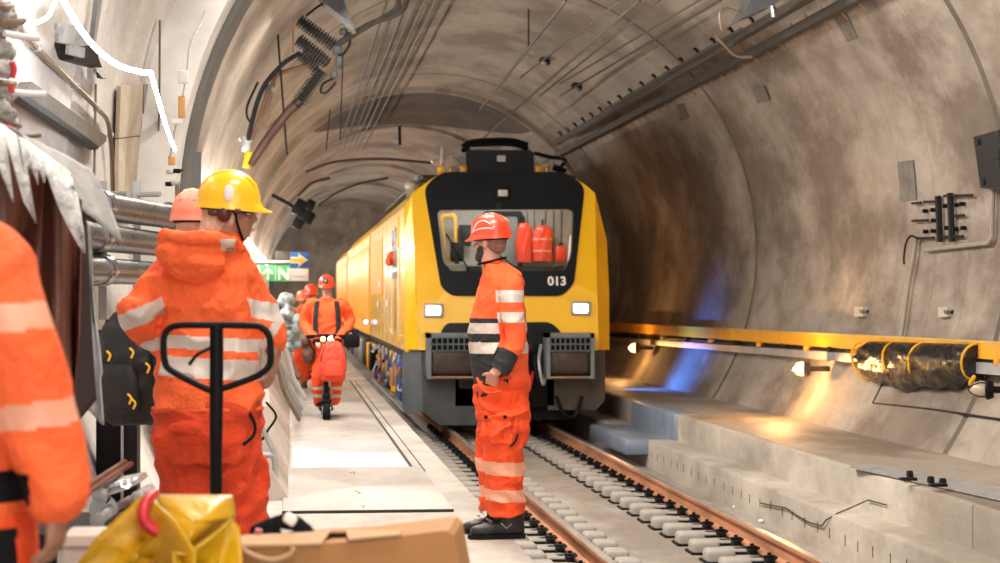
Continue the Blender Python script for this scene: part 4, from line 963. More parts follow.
# ---- blurred worker at the left edge -------------------------------------------------------------------
def fore():
    D = 4.5; q = lambda x, y, dd=0: P(x, y, D + dd); S = FPX / D
    p = Person('out of focus worker cut off by the left edge, pale bands on orange sleeve', P(-55, 925, D), (.45, 1, 0)); r = p.root
    r.location.z = 0; WL[r] = V(r.location)
    T = [(q(-55, 570), .22, .16), (q(-58, 520), .215, .16), (q(-58, 470), .21, .16), (q(-58, 400), .215, .16), (q(-60, 320), .205, .16), (q(-62, 262), .185, .14), (q(-60, 222), .13, .10), (q(-58, 190), .09, .08), (q(-58, 170), .06, .06)]
    hc = q(-58, 125); HF = V((-.2, 1, 0))
    b = MB(); p.torso(b, T, .85); p.limb(b, [q(-58, 190), q(-58, 140)], [.065, .06]); at = head_shapes(b, hc, HF, None, 1)
    sr, er, wr = q(-14, 270, -.1), q(32, 405, -.12), q(58, 498, -.14); sl, el, wl = q(-125, 262, .1), q(-150, 400, .1), q(-120, 500, .0)
    p.limb(b, [sr, er, wr], [.055, .045, .034]); p.limb(b, [sl, el, wl], [.055, .045, .034])
    hand_shapes(b, wr, q(55, 560, -.14) - wr, (-1, .3, 0), 1, 1.05, .6); hand_shapes(b, wl, (.3, .3, -1), (1, 0, 0), -1, 1.0, .5)
    for s_ in (-1, 1): p.limb(b, [q(-55 + s_ * 40, 560), q(-55 + s_ * 40, 740), q(-55 + s_ * 40, 890)], [.08, .06, .045])
    fuse(b, 'body', [SKIND], r, .007)
    b = MB(); p.torso(b, T[1:]); p.limb(b, [q(-32, 258, -.04), sr, q(12, 335, -.12), er, q(48, 452, -.13), q(57, 497, -.14)], [.09, .108, .103, .09, .08, .066]); p.limb(b, [q(-95, 250, .04), sl, el, wl], [.10, .11, .09, .07])
    def zone(c):
        ax = (er - sr).normalized(); onarm = c.x > q(2, 0).x and (c - sr).length > .0
        for y0, y1 in ((303, 330), (400, 425)):
            t = .12 * (c.x - q(30, 0).x)
            if q(0, y1).z < c.z - t < q(0, y0).z: return 1
        if q(0, 497).z < c.z < q(0, 465).z and c.x < q(42, 0).x: return 2
        return 0
    fuse(b, 'jacket', [ORA, REFLO, BLKF], r, .008, zone, .014, 4.5, seed=8, sm=4)
    b = MB(); p.torso(b, [(q(-55, 505), .205, .15), (q(-55, 545), .225, .17), (q(-55, 600), .23, .17), (q(-55, 640), .2, .15)])
    for s_ in (-1, 1): p.limb(b, [q(-55 + s_ * 42, 600), q(-55 + s_ * 42, 740), q(-55 + s_ * 42, 860)], [.11, .1, .09])
    fuse(b, 'trousers', [ORA2, BLKF], r, .012, lambda c: 1 if (c.x < q(22, 0).x and c.z < q(0, 522).z) else 0, .014, 5, seed=3)
    for s_ in (-1, 1): boot(r, V((q(-55 + s_ * 42, 0).x, r.location.y - .05, 0)), (.3, 1, 0), 1.05)
    helmet(r, at(0, 0, .06), HF, None, 1, HELO); b = MB(); b.ell(at(-.03, 0, 0), (.08, .09, .09)); b.build('hair', HAIRB, r)
fore()
# ---------------------------------------------------------------- left wall: pipes, brackets, tubes of light
def hitL(px, py, ins=.0, R=4.35):
    r = ray(px, py); R = R - ins; A = r.x ** 2 + r.z ** 2; ox, oz = CAM.x - CX, CAM.z - CZ; B = 2 * (ox * r.x + oz * r.z); Cc = ox * ox + oz * oz - R * R
    return CAM + r * ((-B + math.sqrt(B * B - 4 * A * Cc)) / (2 * A))
def HL(pts, ins, R=4.35): return [hitL(x, y, ins, R) for x, y in pts]
PIPE = pm('dark_pipe_steel', (.16, .16, .165), .30, .55, .35, 5, .08, 20, stretch=(4, .4, 4))
PIPEB = pm('pipe_band_steel', (.30, .30, .31), .22, .8, .2, 8, .05, 20)
def pipe(pts, r, label, cps):
    b = MB(); b.tube(pts, r, 28, True); t = b.build('pipe', PIPE); tag(t, label, 'pipe')
    d = (V(pts[-1]) - V(pts[0])).normalized()
    for c in cps:
        b = MB(); c = V(c); b.lathe(c - d * .10, d, [(0, r), (0, r + .014), (.03, r + .018), (.05, r + .01), (.15, r + .01), (.17, r + .018), (.2, r + .014), (.2, r)], 28); o = b.build('coupling', PIPEB, t)
        b = MB(); b.box(c + V((0, -r - .02, .0)), (.14, .03, .03), None, .006); b.cyl(c + V((-.05, -r - .02, .03)), c + V((-.05, -r - .02, -.05)), .010, 8); b.build('coupling_bolt', STEEL, o)
    return t
pipe([P(40, 188, 10.2), P(92, 204, 11.6), P(168, 216.5, 14.4), P(182, 219, 15.0)], .088, 'topmost of three dark wall pipes, clamp band at its right end', [P(98, 205, 11.8), P(170, 216.5, 14.5)])
pipe([P(40, 226, 10.2), P(92, 236, 11.6), P(168, 245, 14.6), P(215, 249, 17)], .088, 'middle one of three dark wall pipes beside the yellow helmet worker', [P(95, 236.5, 11.7)])
pipe([P(40, 268, 10.2), P(95, 270.5, 11.6), P(168, 274, 14.8), P(215, 276, 17)], .082, 'lowest of three dark wall pipes beside the yellow helmet worker', [P(101, 270, 11.8)])
for x, d in ((128, 12.7), (160, 14)):
    t = MB(); t.b2(P(x, 180, d) + V((-.2, .12, 0)), P(x, 320, d) + V((-.15, .16, 0))); t.tube([P(x, 194, d) + V((-.16, .1, 0)), P(x, 194, d)], .02); tag(t.build('pipe_bracket', GREYL), 'upright steel bracket behind the wall pipes, %s' % ('nearer the tarpaulin' if x == 128 else 'nearer the yellow helmet'), 'bracket')
# conduits
BRZ = pm('bronze_conduit', (.26, .19, .13), .4, .5, .2, 8, .05)
def cond(name, pts, r, mat, label, cat, smooth=True, n=8):
    b = MB(); b.tube(pts, r, n, smooth); return tag(b.build(name, mat), label, cat)
c = cond('conduit', HL([(20, 27), (40, 52), (75, 86), (99, 110), (107, 120), (110, 135), (112, 160), (113, 196), (113, 230)], .03), .017, BRZ, 'bronze conduit running down the left wall and bending vertical above the pipes', 'conduit')
for x, y, d in ((36, 48, 9.7), (75, 86, 10.55), (97, 109, 11.2), (110.5, 135, 11.45)):
    b = MB(); b.box(hitL(x, y, .03), (.05, .04, .035), None, .008); b.build('conduit_clip', GREYL, c)
b = MB(); b.poly(HL([(10, 92), (20, 82), (98, 136), (98, 141), (91, 147)], .02), (.06, -.02, 0)); ab = b.build('steel_angle', pm('dusty_steel', (.13, .11, .095), .7, .3, .3, 8, .3), smooth=False); tag(ab, 'dusty dark steel angle slanting down the white left wall', 'steel bar')
b = MB(); b.poly(HL([(10, 92), (91, 147), (89, 150), (8, 98)], .03), (.06, -.05, 0)); b.build('flange', GREYD, ab, smooth=False)
# wall bracket
t = empty('wall_bracket', P(72, 60, 10), 'grey bolted bracket plate with black block high on the left wall', 'bracket')
b = MB(); b.poly(HL([(54, 24), (57, 22), (83, 29), (84, 46), (76, 47), (55, 42)], .10), (.02, -.02, 0)); b.build('plate', GREYL, t, smooth=False)
b = MB(); b.poly(HL([(54, 42), (58, 42), (84, 47), (86, 58), (90, 68), (74, 64), (60, 60)], .01), (.08, -.03, 0)); b.build('block', BLK, t, smooth=False)
b = MB(); b.poly(HL([(66, 45), (82, 48), (81, 58), (65, 54)], .12), (.02, -.01, 0)); b.build('tab', GREYL, t, smooth=False)
for x, y in ((58.5, 31), (76, 37)): b = MB(); b.lathe(hitL(x, y, .12), (.6, -1, 0), [(0, .024), (.02, .02)], 12); b.build('bolt', STEEL, t)
b = MB(); b.poly(HL([(87, 68), (97, 70), (102, 79), (91, 77), (89, 84), (87, 76)], .02), (.04, -.02, 0)); b.build('rag', pm('grey_rag', (.5, .5, .5), .8), t, smooth=False)
t = MB(); t.poly(HL([(96, 72), (102, 79), (97, 78)], .08), (.01, -.01, 0)); tag(t.build('black_flag', BLK, smooth=False), 'small black triangle tag right of the bolted wall bracket', 'tag')
# strips of reinforcement on the panels
b = MB(); b.poly(HL([(94, -4), (98, -4), (91, 45), (88, 45)], .02), (.03, 0, 0)); tag(b.build('edge_strip', GREYL, smooth=False), 'thin vertical steel strip high on the left wall above the bracket', 'strip')
# led tubes
ld = cond('led_tube', [hitL(x, y, i_) for x, y, i_ in ((60, -6, .3), (70, 12, .3), (84, 34, .3), (100, 52, .35), (120, 66, .45), (142, 72, .55), (151, 73, .62))], .013, EM_LED, 'glowing white light tube sagging across the upper left wall', 'light tube')
cond('led_tube', HL([(151, 73), (158, 98), (166, 126), (175, 150)], .62), .011, EM_LED, 'glowing white light tube running steeply down beside the arch', 'light tube')
cond('led_tube', HL([(26, 24), (38, 22), (50, 14), (56, -4)], .3), .007, EM_LED, 'short bright light tube curling up at the top left corner', 'light tube')
pts = [V((-.78, 21.2 + 2.2 * k, 2.52)) for k in range(34)]
cond('led_tube', pts, .028, EM_ROPE, 'long straight light tube along the left wall behind the yellow helmet', 'light tube', False)
# junction pieces beside the arch
t = empty('junction_box', P(181, 100, 15.6), 'small orange and white junction box beside the light arch frame', 'junction box')
for (x0, y0, x1, y1), m in (((178, 96, 185, 118), pm('ochre_box', (.62, .33, .12), .5)), ((178, 70, 188, 83), WHITE), ((171, 118, 182, 124), WHITE), ((168, 156, 175, 165), pm('ochre_box', (.62, .33, .12)))):
    b = MB(); b.b2(P(x0, y0, 15.6), P(x1, y1, 15.6) + V((0, .05, 0)), .008); b.build('cover', m, t)
b = MB(); b.tube([P(183, 96, 15.6), P(187, 70, 15.8), P(190, 45, 16), P(200, 25, 16.3), P(205, 12, 16.5)], .008, 6, True); b.tube([P(176, 124, 15.6), P(172, 145, 15.6), P(170, 158, 15.6)], .008, 6, True); b.build('wire', GREYL, t)
t = empty('wall_socket', P(172, 172, 15.5), 'row of small wires and fittings on the panel above the pipes', 'fitting')
for i, (x, y) in enumerate(((170, 172), (177, 171), (175, 183), (169, 184))):
    b = MB(); b.box(P(x, y, 15.4), (.06, .05, .035), None, .008); b.cyl(P(x, y, 15.4), P(x + 6, y - 1, 15.4), .008, 6); b.build('fitting', BLK if i % 2 else GREYL, t)
b = MB(); b.tube([P(177, 184, 15.4), P(177.5, 200, 15.4), P(176, 214, 15.4)], .018, 8); b.build('stub_pipe', BRZ, t)
b = MB(); b.b2(P(192, 152, 16.4) , P(201, 200, 16.4) + V((0, .04, 0))); tag(b.build('cable_duct', pm('dark_duct', (.12, .12, .13), .5), smooth=False), 'short vertical dark duct below the arch band, above the yellow helmet', 'duct')

# ---- broken concrete with reinforcing bars, upper left
t = empty('broken_concrete', P(10, 150, 7.2), 'rough broken concrete lump with projecting steel bars at the upper left edge', 'rubble')
b = MB(); rs = random.Random(5)
for i in range(34):
    y = rs.uniform(-5, 150); x = rs.uniform(-30, 20 if y < 110 else 12); b.ell(P(x - 4, y, 7.2 + rs.uniform(0, .3)), (rs.uniform(.03, .055), .05, rs.uniform(.03, .05)), None, 10, 6)
b.box(P(-22, 60, 7.5), (.14, .12, .7), None, .03)
fuse(b, 'lump', [pm('pale_rubble', (.50, .48, .46), .85, 0, .5, 18, 1, 40, bdist=.03)], t, .012, None, .02, 22, sm=1)
for a, c_ in (((0, 22), (24, 21.5)), ((4, 33), (38, 38)), ((13, 92), (44, 94)), ((0, 83), (14, 83)), ((-5, 137), (40, 135)), ((-5, 147), (47, 146.5)), ((-4, 6), (10, 5)), ((0, 119), (20, 126))):
    b = MB(); b.tube([P(*a, 7.1), P((a[0] + c_[0]) / 2, (a[1] + c_[1]) / 2 + .6, 7.15), P(*c_, 7.25)], .009 if a[1] > 100 else .013, 8, True); b.build('reinforcing_bar', WHITE if a[1] in (33, 92) else BRZ, t)
for pts in (((12, 62), (14, 70), (12, 78)), ((11, 86), (12, 93)), ((9, 124), (11, 134))):
    b = MB(); b.tube([P(x, y, 7.0) for x, y in pts], .011, 8, True); b.build('red_tape', RED, t)
# ---- tarpaulin
TARP = pm('brown_tarpaulin', (.13, .042, .028), .35, 0, .35, 3, .4, 8, bdist=.04, stretch=(3, 3, .5))
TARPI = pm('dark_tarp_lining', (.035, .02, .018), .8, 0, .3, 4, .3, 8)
GREYC = pm('grey_sheeting', (.42, .42, .43), .7, 0, .2, 4, .6, 14, bdist=.03)
def sheet(rowsfn, nu, nv, name, mat, parent=None, wr=.02, sc=6, thick=.006):
    rows = []
    for j in range(nv + 1):
        row = []
        for i in range(nu + 1):
            p = rowsfn(i / nu, j / nv); p = p + V((.3, -1, .1)).normalized() * (noise.noise(V((p.x * sc * 1.6, p.y * sc, p.z * sc * .45))) * wr); row.append(p)
        rows.append(row)
    b = MB(); b.grid(rows); o = b.build(name, mat, parent, angle=180); m = o.modifiers.new('s', 'SOLIDIFY'); m.thickness = thick; return o
def lerp(a, b, t): return a + (b - a) * t
tp = empty('tarpaulin', P(40, 500, 6.6), 'brown tarpaulin with white splashes hanging over a frame at left', 'tarpaulin')
def tarp(u, v):
    top = [(-40, 128), (0, 143), (40, 168), (60, 182), (82, 200)]; bot = [(-40, 470), (0, 470), (50, 450), (72, 440), (80, 330)]
    f = u * 4; i = min(3, int(f)); g = f - i; a = (lerp(top[i][0], top[i + 1][0], g), lerp(top[i][1], top[i + 1][1], g)); c_ = (lerp(bot[i][0], bot[i + 1][0], g), lerp(bot[i][1], bot[i + 1][1], g))
    return P(lerp(a[0], c_[0], v), lerp(a[1], c_[1], v), 6.5 + .35 * u + .07 * math.sin(u * 15 + v * 2))
sheet(tarp, 40, 40, 'sheet', TARP, tp, .05, 5)
def flap(u, v): return P(lerp(lerp(70, 84, u), lerp(62, 95, u), v), lerp(lerp(193, 207, u), lerp(440, 400, u), v), 6.95 + .12 * u)
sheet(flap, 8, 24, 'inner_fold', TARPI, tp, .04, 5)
# white splashed cap with ragged drips
def drips(pts_top, seedn, dep):
    rs = random.Random(seedn); b = MB(); n = len(pts_top) - 1
    up = [P(x, y, dep(x)) for x, y, l in pts_top]; lo = [P(x + l * .22, y + l, dep(x) - .03) for x, y, l in pts_top]
    rows = [up, [lerp(a, c_, .5) + V((0, -.03, 0)) for a, c_ in zip(up, lo)], lo]; b.grid(rows); return b
prt = []; rs = random.Random(4)
seq = [(-40, 108, 30), (-25, 116, 62), (-15, 120, 36), (-5, 122, 80), (3, 126, 22), (7, 129, 72), (16, 135, 88), (19, 137, 34), (24, 140, 25), (28, 143, 42), (32, 146, 22), (36, 149, 34), (41, 152, 22), (46, 155, 50), (52, 160, 64), (60, 165, 80), (66, 170, 84), (70, 174, 58), (72, 176, 20)]
b = drips(seq, 3, lambda x: 6.36 + .004 * x); o = b.build('white_splashes', pm('dried_white_slurry', (.72, .73, .75), .6, 0, .35, 9, .8, 20, bdist=.04), tp, angle=80); m = o.modifiers.new('s', 'SOLIDIFY'); m.thickness = .006
# pale sheet draping to the right over the pipe
def drape(u, v): return P(lerp(lerp(2, 90, u), lerp(40, 121, u), v), lerp(lerp(126, 168, u), lerp(160, 244, u ** .8), v) - 7 * math.sin(v * 3.1), 6.6 + .55 * u + .1 * v)
sheet(drape, 26, 10, 'pale_drape', GREYC, tp, .035, 8)
def curt(u, v):
    x = lerp(lerp(82, 90, u), lerp(62, 107, u) if v < .75 else lerp(70, 104, u), v); return P(x, lerp(lerp(215, 228, u), lerp(395, 425, u), v), 7.15 + .05 * math.sin(u * 9))
sheet(curt, 12, 30, 'grey_curtain', GREYC, tp, .05, 7)
# ---- site cabinet and frame behind the tarp, rubbish on the floor
t = empty('steel_cabinet', P(118, 560, 10.3), 'dark upright cabinet between the tarpaulin and the backpack', 'cabinet')
b = MB(); b.b2(P(96, 330, 10.4), V((P(137, 0, 10.4).x, P(137, 0, 10.4).y + .3, .02)), .01); b.build('body', BLK, t)
b = MB(); b.b2(P(121, 335, 10.32), P(123.5, 500, 10.32) + V((0, .04, 0))); b.build('edge_rail', GREYL, t, smooth=False)
b = MB(); b.b2(P(124.5, 405, 10.34), P(137, 500, 10.34) + V((0, .03, 0)), .005); b.build('door', GREYD, t)
cp = pm('copper_bar', (.20, .11, .08), .4, .4, .2, 8, .05)
for (a, c_), l in ((((86, 487), (125, 462)), 'upper of two copper brown bars lying beside the worker at left edge'), (((88, 492), (131, 464)), 'lower of two copper brown bars lying beside the worker at left edge')):
    b = MB(); b.tube([P(*a, 7.0), P(*c_, 7.9)], .012, 8); b.tube([P(a[0] - 6, a[1] + 5, 6.9), P(*a, 7.0)], .016, 8); tag(b.build('copper_bar', cp), l, 'bar')
# tool crate holding the bits so they do not float
t = empty('tool_bench', V((P(110, 500, 7.6).x, P(110, 500, 7.6).y, 0)), 'low dark bench holding the metal fittings at lower left', 'bench')
bp = P(115, 512, 7.6); ztop = P(115, 524, 7.6).z
b = MB(); b.b2((bp.x - .35, bp.y - .3, ztop - .06), (bp.x + .25, bp.y + .45, ztop), .01); b.build('bench_top', GREYD, t)
for dx in (-.3, .2):
    for dy in (-.25, .4): b = MB(); b.b2((bp.x + dx - .03, bp.y + dy - .03, 0), (bp.x + dx + .03, bp.y + dy + .03, ztop - .06)); b.build('leg', GREYD, t, smooth=False)
t = empty('aluminium_clamp', P(118, 495, 7.5), 'silver grooved aluminium clamp lying above the drum on the bench', 'clamp')
ALU = pm('cast_aluminium', (.52, .53, .54), .4, .6, .2, 12, .15)
b = MB(); b.poly([P(96, 492, 7.5), P(108, 483, 7.5), P(138, 477, 7.6), P(141, 482, 7.6), P(128, 489, 7.5), P(104, 497, 7.45)], (.02, .12, .01)); b.build('casting', ALU, t, smooth=False)
for i in range(5): b = MB(); x = 104 + i * 7; b.lathe(P(x, 488 - i * 1.7, 7.45), (0, -1, .4), [(0, .012), (.012, .01)], 8); b.build('bolt', STEEL, t)
b = MB(); b.box(P(100, 493, 7.4), (.06, .06, .045), None, .01); b.build('jaw', ALU, t)
t = empty('cable_drum', P(104, 512, 7.5), 'small wire drum with a silver cylinder lying on the bench', 'drum')
b = MB(); c = P(103, 509, 7.5); b.lathe(c, (.35, -1, .3), [(0, .02), (0, .055), (.008, .055), (.008, .02)], 24); b.build('rim', ALU, t)
for i in range(6):
    a = i * math.pi / 3; b = MB(); b.cyl(c, c + V((math.cos(a) * .05, 0.01, math.sin(a) * .05)), .004, 6); b.build('spoke', BLK, t)
b = MB(); b.cyl(P(97, 521, 7.35), P(110, 512, 7.5), .030, 18); b.cyl(P(110, 512, 7.5), P(130, 500, 7.7), .018, 14); b.build('cylinder', ALU, t)
t = empty('clear_case', P(140, 500, 7.4), 'pale clear plastic case leaning beside the yellow bag top', 'case')
b = MB(); b.box(P(143, 495, 7.6), (.10, .14, .05), Matrix.Rotation(-.5, 3, 'Y'), .015); b.build('case_body', pm('cloudy_plastic', (.55, .50, .46), .3, 0, .3, 12, .3), t)
b = MB(); b.box(P(140, 498, 7.5), (.05, .05, .05), Matrix.Rotation(-.3, 3, 'Y'), .01); b.build('latch', GREYL, t)
# ---- trolley handle with its column
t = empty('pallet_truck', V((P(215, 323, 6.5).x, P(215, 323, 6.5).y, 0)), 'black pallet truck with looped handle standing before the yellow helmet worker', 'pallet truck')
DH = 6.5
def h(x, y, dd=0): return P(x, y, DH + dd)
loop = [h(184, 325), h(250, 325.5), h(262, 328), h(269, 336), h(270.5, 350), h(270, 364), h(262, 373), h(250, 379), h(217, 390), h(205, 388), h(172, 371), h(165, 362), h(163.5, 345), h(165, 334), h(172, 327), h(184, 325)]
b = MB(); b.tube(loop, .0115, 10, True); b.build('handle_loop', BLK, t)
b = MB(); b.tube([h(216.5, 325), h(216.5, 390), h(216, 440)], [.023, .023, .022], 14); b.tube([h(216, 440), V((h(216, 0).x, h(0, 0).y - .02, .12))], .021, 14); b.build('tiller', BLK, t)
b = MB(); b.tube([h(210, 348, -.03), h(200, 353, -.05), h(195, 357, -.05), h(189, 365, -.05)], .006, 8, True); b.build('release_lever', BLK, t)
hx = h(216, 0).x; hy = h(0, 0).y
b = MB(); b.box((hx, hy - .05, .16), (.22, .2, .16), None, .03); b.cyl((hx, hy, .1), (hx, hy, .42), .05, 16); b.build('pump', RED, t)
for s_ in (-1, 1): b = MB(); b.b2((hx + s_ * .18 - .08, hy - 1.25, .06), (hx + s_ * .18 + .08, hy - .1, .12), .01); b.build('fork', RED, t)
for s_ in (-1, 1): b = MB(); b.lathe((hx + s_ * .07 - .025, hy, .09), (1, 0, 0), [(0, .03), (0, .09), (.05, .09), (.05, .03)], 20); b.build('wheel', RUB, t)
# ---- load in front: crate stack, yellow bag, cartons, harness
LD = 5.0
ctop = P(200, 563, LD).z
zt = .62
t = empty('work_table', V((P(250, 560, LD).x, P(250, 560, LD).y, 0)), 'low work table beneath the bag and cartons along the bottom edge', 'table')
tx0, tx1 = P(40, 560, LD).x, P(465, 560, LD).x; ty = P(250, 560, LD).y
b = MB(); b.b2((tx0, ty - .35, zt - .04), (tx1, ty + .55, zt), .008); b.build('table_top', GREYD, t)
for x in (tx0 + .06, tx1 - .06):
    for y in (ty - .3, ty + .5): b = MB(); b.b2((x - .03, y - .03, 0), (x + .03, y + .03, zt - .04)); b.build('leg', GREYD, t, smooth=False)
KRAFT = pm('kraft_cardboard', (.43, .205, .07), .75, 0, .12, 3, .15, 40)
KRL = pm('pale_cardboard', (.52, .32, .17), .75, 0, .1, 3, .1, 40)
def at5(x, y, dd=0): return P(x, y, LD + dd)
t = empty('cardboard_box', V((at5(350, 0).x, at5(350, 0).y, zt)), 'brown cardboard box lying at the bottom edge, rounded right corner', 'box')
def down(p): return V((p.x, p.y, zt))
fr = [at5(244, 548), at5(300, 545), at5(360, 541), at5(440, 531), at5(448, 531), at5(454, 536)]
b = MB()
fr2 = fr + [at5(463, 585), down(at5(466, 600)), down(at5(242, 600))]
b.poly(fr2, (.05, .32, .0)); b.build('carton', KRAFT, t, smooth=False)
b = MB(); b.poly([at5(240, 547, -.01), at5(300, 546, -.01), at5(322, 545, -.01), at5(330, 533, .1), at5(346, 533, .1), at5(348, 541, -.01), at5(400, 536, -.01), at5(402, 533, .02), at5(348, 532, .28), at5(262, 535, .28), at5(238, 538, .1)], (0, 0, .006)); b.build('open_flap', KRL, t, smooth=False)
b = MB(); b.tube([at5(238, 545, -.03), at5(250, 554, -.03), at5(270, 560, -.03), at5(288, 556, -.03), at5(294, 548, -.03)], .008, 8, True); b.build('twine', KRL, t)
t = empty('foam_box', V((at5(95, 0, .25).x, at5(95, 0, .25).y, zt)), 'white foam box at the bottom left beside the blurred hand', 'box')
b = MB(); a = at5(62, 535, .3); c_ = at5(132, 535, .3); b.b2((a.x, a.y, zt), (c_.x, a.y + .2, a.z), .012); b.build('box_body', pm('white_foam', (.66, .58, .52), .7, 0, .05, 6, .1), t)
b = MB(); b.b2((a.x - .004, a.y - .004, a.z - .035), (c_.x + .004, a.y + .204, a.z - .03)); b.build('lid_seam', GREYL, t, smooth=False)
YB = pm('yellow_bag', (.58, .33, .004), .36, 0, .12, 4, .5, 9, bdist=.03)
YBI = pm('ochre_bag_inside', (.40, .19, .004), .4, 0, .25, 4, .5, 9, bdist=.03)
t = empty('tool_bag', V((at5(160, 0).x, at5(160, 0).y, zt)), 'crumpled yellow vinyl bag with a dark red carry handle', 'bag')
def bagsh(pts, d, nm, mat, th=.006, wr=.012):
    # outline filled by a fan of rings towards its centre, gently crumpled
    c0 = sum((P(x, y, dd) for x, y, dd in pts), V((0, 0, 0))) / len(pts); n = len(pts); b = MB(); rows = []
    dense = []
    for i in range(n):
        a = P(*pts[i]); c2 = P(*pts[(i + 1) % n]); dense += [lerp(a, c2, k_ / 5) for k_ in range(5)]
    for f in (1, .85, .68, .5, .3, .12, .01):
        rows.append([lerp(c0, p, f) + V((0, -1, .1)) * (noise.noise(p * 6 + V((f * 3, 0, 0))) * wr * 2.2 * (1 - abs(f - .5)) - d * (1 - f * f)) for p in dense])
    b.loft(rows, cap=False); o = b.build(nm, mat, t, angle=180); m = o.modifiers.new('s', 'SOLIDIFY'); m.thickness = th; return o
bagsh([(78, 563, 4.95), (96, 537, 4.95), (142, 496, 5.0), (157, 503, 4.95), (176, 520, 4.85), (196, 552, 4.8), (200, 640, 4.8), (70, 640, 4.95)], .05, 'front_left_side', YB)
bagsh([(155, 494, 5.1), (233, 495, 5.15), (237, 518, 5.1), (232, 520, 5.1), (186, 556, 4.95), (176, 551, 4.95), (163, 522, 5.0)], -.10, 'back_side', YB)
bagsh([(232, 519, 4.95), (240, 528, 4.95), (243, 563, 4.9), (246, 640, 4.9), (176, 640, 4.8), (172, 551, 4.82), (186, 553, 4.82)], .03, 'front_right_side', YB)
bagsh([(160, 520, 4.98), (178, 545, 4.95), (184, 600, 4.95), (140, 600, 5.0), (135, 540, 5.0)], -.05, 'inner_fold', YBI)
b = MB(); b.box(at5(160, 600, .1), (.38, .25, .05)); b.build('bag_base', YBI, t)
b = MB(); b.tube([at5(185, 555, -.16), at5(205, 543, -.14), at5(232, 520, -.12)], .006, 8, True); b.build('rim_fold', YB, t)
b = MB(); b.tube([at5(155, 493, .0), at5(147, 501, -.05), at5(143, 514, -.08), at5(147, 524, -.08), at5(155, 531, -.08)], [.013, .016, .017, .017, .015], 12, True, True); b.build('carry_handle', RED, t)
# harness / knee pad thing on the carton
t = empty('safety_harness', at5(283, 543, .2), 'black harness with a blue and white strap lying on the open box', 'harness')
b = MB()
for pts, rr in ((((252, 541), (258, 530), (272, 524), (288, 520), (298, 524), (312, 536), (314, 541)), .018), (((262, 536), (280, 533), (300, 536)), .022), (((284, 522), (288, 518), (296, 521)), .014), (((292, 536), (306, 538), (313, 541)), .024)):
    b.tube([at5(x, y, .2) for x, y in pts], rr, 10, True, True)
fuse(b, 'webbing', [BLKF], t, .006, None, .004, 20)
b = MB(); b.box(at5(290, 519, .15), (.035, .04, .028), Matrix.Rotation(.6, 3, 'Y'), .008); b.build('buckle', WHITE, t)
b = MB(); b.poly([at5(281, 530, .13), at5(292, 531, .13), at5(300, 540, .13), at5(283, 541, .13)], (0, .02, 0)); w_ = b.build('white_patch', WHITE, t, smooth=False)
b = MB(); b.poly([at5(290, 532, .12), at5(293, 532, .12), at5(292, 540, .12), at5(288, 540, .12)], (0, .02, 0)); b.build('blue_stripe', BLUEP, w_, smooth=False)
b = MB(); b.tube([at5(259, 529, .12), at5(257, 536, .12), at5(252, 543, .12)], .01, 8, True); b.build('red_tab', pm('pink_plastic', (.5, .12, .12), .5), t)
# ---- metal bracket on the floor right of the yellow helmet worker's leg
t = empty('floor_stand', PZ(270, 498, 0), 'small pale steel stand with feet on the walkway beside the orange trousers', 'stand')
b = MB(); DF = FPX / ((498 - 297) / 1.45); 
for pts in (((258, 420), (274, 452), (277, 495)), ((259, 440), (262, 470), (266, 490), (275, 499)), ((262, 500), (278, 500)), ((258, 455), (274, 455))): b.tube([P(x, y, DF) for x, y in pts], .02, 8)
b.build('frame', GREYL, t)
b = MB(); b.poly([P(260, 470, DF), P(270, 474, DF), P(270, 486, DF), P(259, 481, DF)], (0, .02, 0)); b.build('plate', WHITE, t, smooth=False)
b = MB(); b.poly([P(259, 388, DF + .4), P(268, 384, DF + .4), P(270, 402, DF + .4), P(260, 412, DF + .4)], (0, .05, 0)); b.build('white_pad', WHITE, t, smooth=False)
b = MB(); b.tube([P(266, 402, DF), P(276, 416, DF), P(268, 430, DF), P(262, 440, DF)], .009, 6, True); b.build('wire_loop', BLK, t)
for i, (pts) in enumerate((((350, 473), (355, 472), (354, 474.5)), ((355, 491), (361, 493.5), (358, 494)), ((360, 506.5), (365, 506), (363, 508)))):
    b = MB(); b.tube([PZ(x, y, .018) for x, y in pts], .005, 5); tag(b.build('wood_chip', GREYD), ('dark wood chip on the walkway, farthest of three', 'dark wood chip on the walkway, middle one of three', 'dark wood chip on the walkway, nearest of three')[i], 'chip')
# ---- signs on the left wall
DSG = 32
def sg(x, y, d=0): return P(x, y, DSG + d)
t = empty('exit_sign', sg(274, 273), 'green emergency exit sign with white arrow and running figure', 'sign')
GRN = pm('sign_green', (.10, .48, .17), .5, 0, 0, bump=0, emit=(.12, .5, .2), estr=.25)
SW = pm('sign_pale', (.72, .88, .72), .5, 0, 0, bump=0)
b = MB(); b.b2(sg(260, 265), sg(291, 281.5) + V((0, .06, 0)), .01); pnl = b.build('panel', GRN, t)
b = MB(); y_ = -.02
def sp(pts, mat, nm, par=None, dd=-.03): b = MB(); b.poly([sg(x, y, dd) for x, y in pts], (0, .02, 0)); return b.build(nm, mat, par, smooth=False)
sp([(268, 267), (274, 273), (271.5, 274.5), (269.2, 272), (269.2, 280), (266.8, 280), (266.8, 272), (264.5, 274.5), (262, 273)], SW, 'arrow', pnl)
sp([(275.2, 265.5), (275.9, 265.5), (275.9, 281), (275.2, 281)], SW, 'divider', pnl)
sp([(278, 268), (280, 267), (287, 274), (287.5, 267.5), (289, 267.5), (289, 280), (286.8, 280), (280.2, 273), (280.2, 280), (278, 280)], SW, 'running_figure', pnl)
t = empty('direction_sign', sg(298, 267), 'blue sign with an orange arrow pointing right, above a white panel', 'sign')
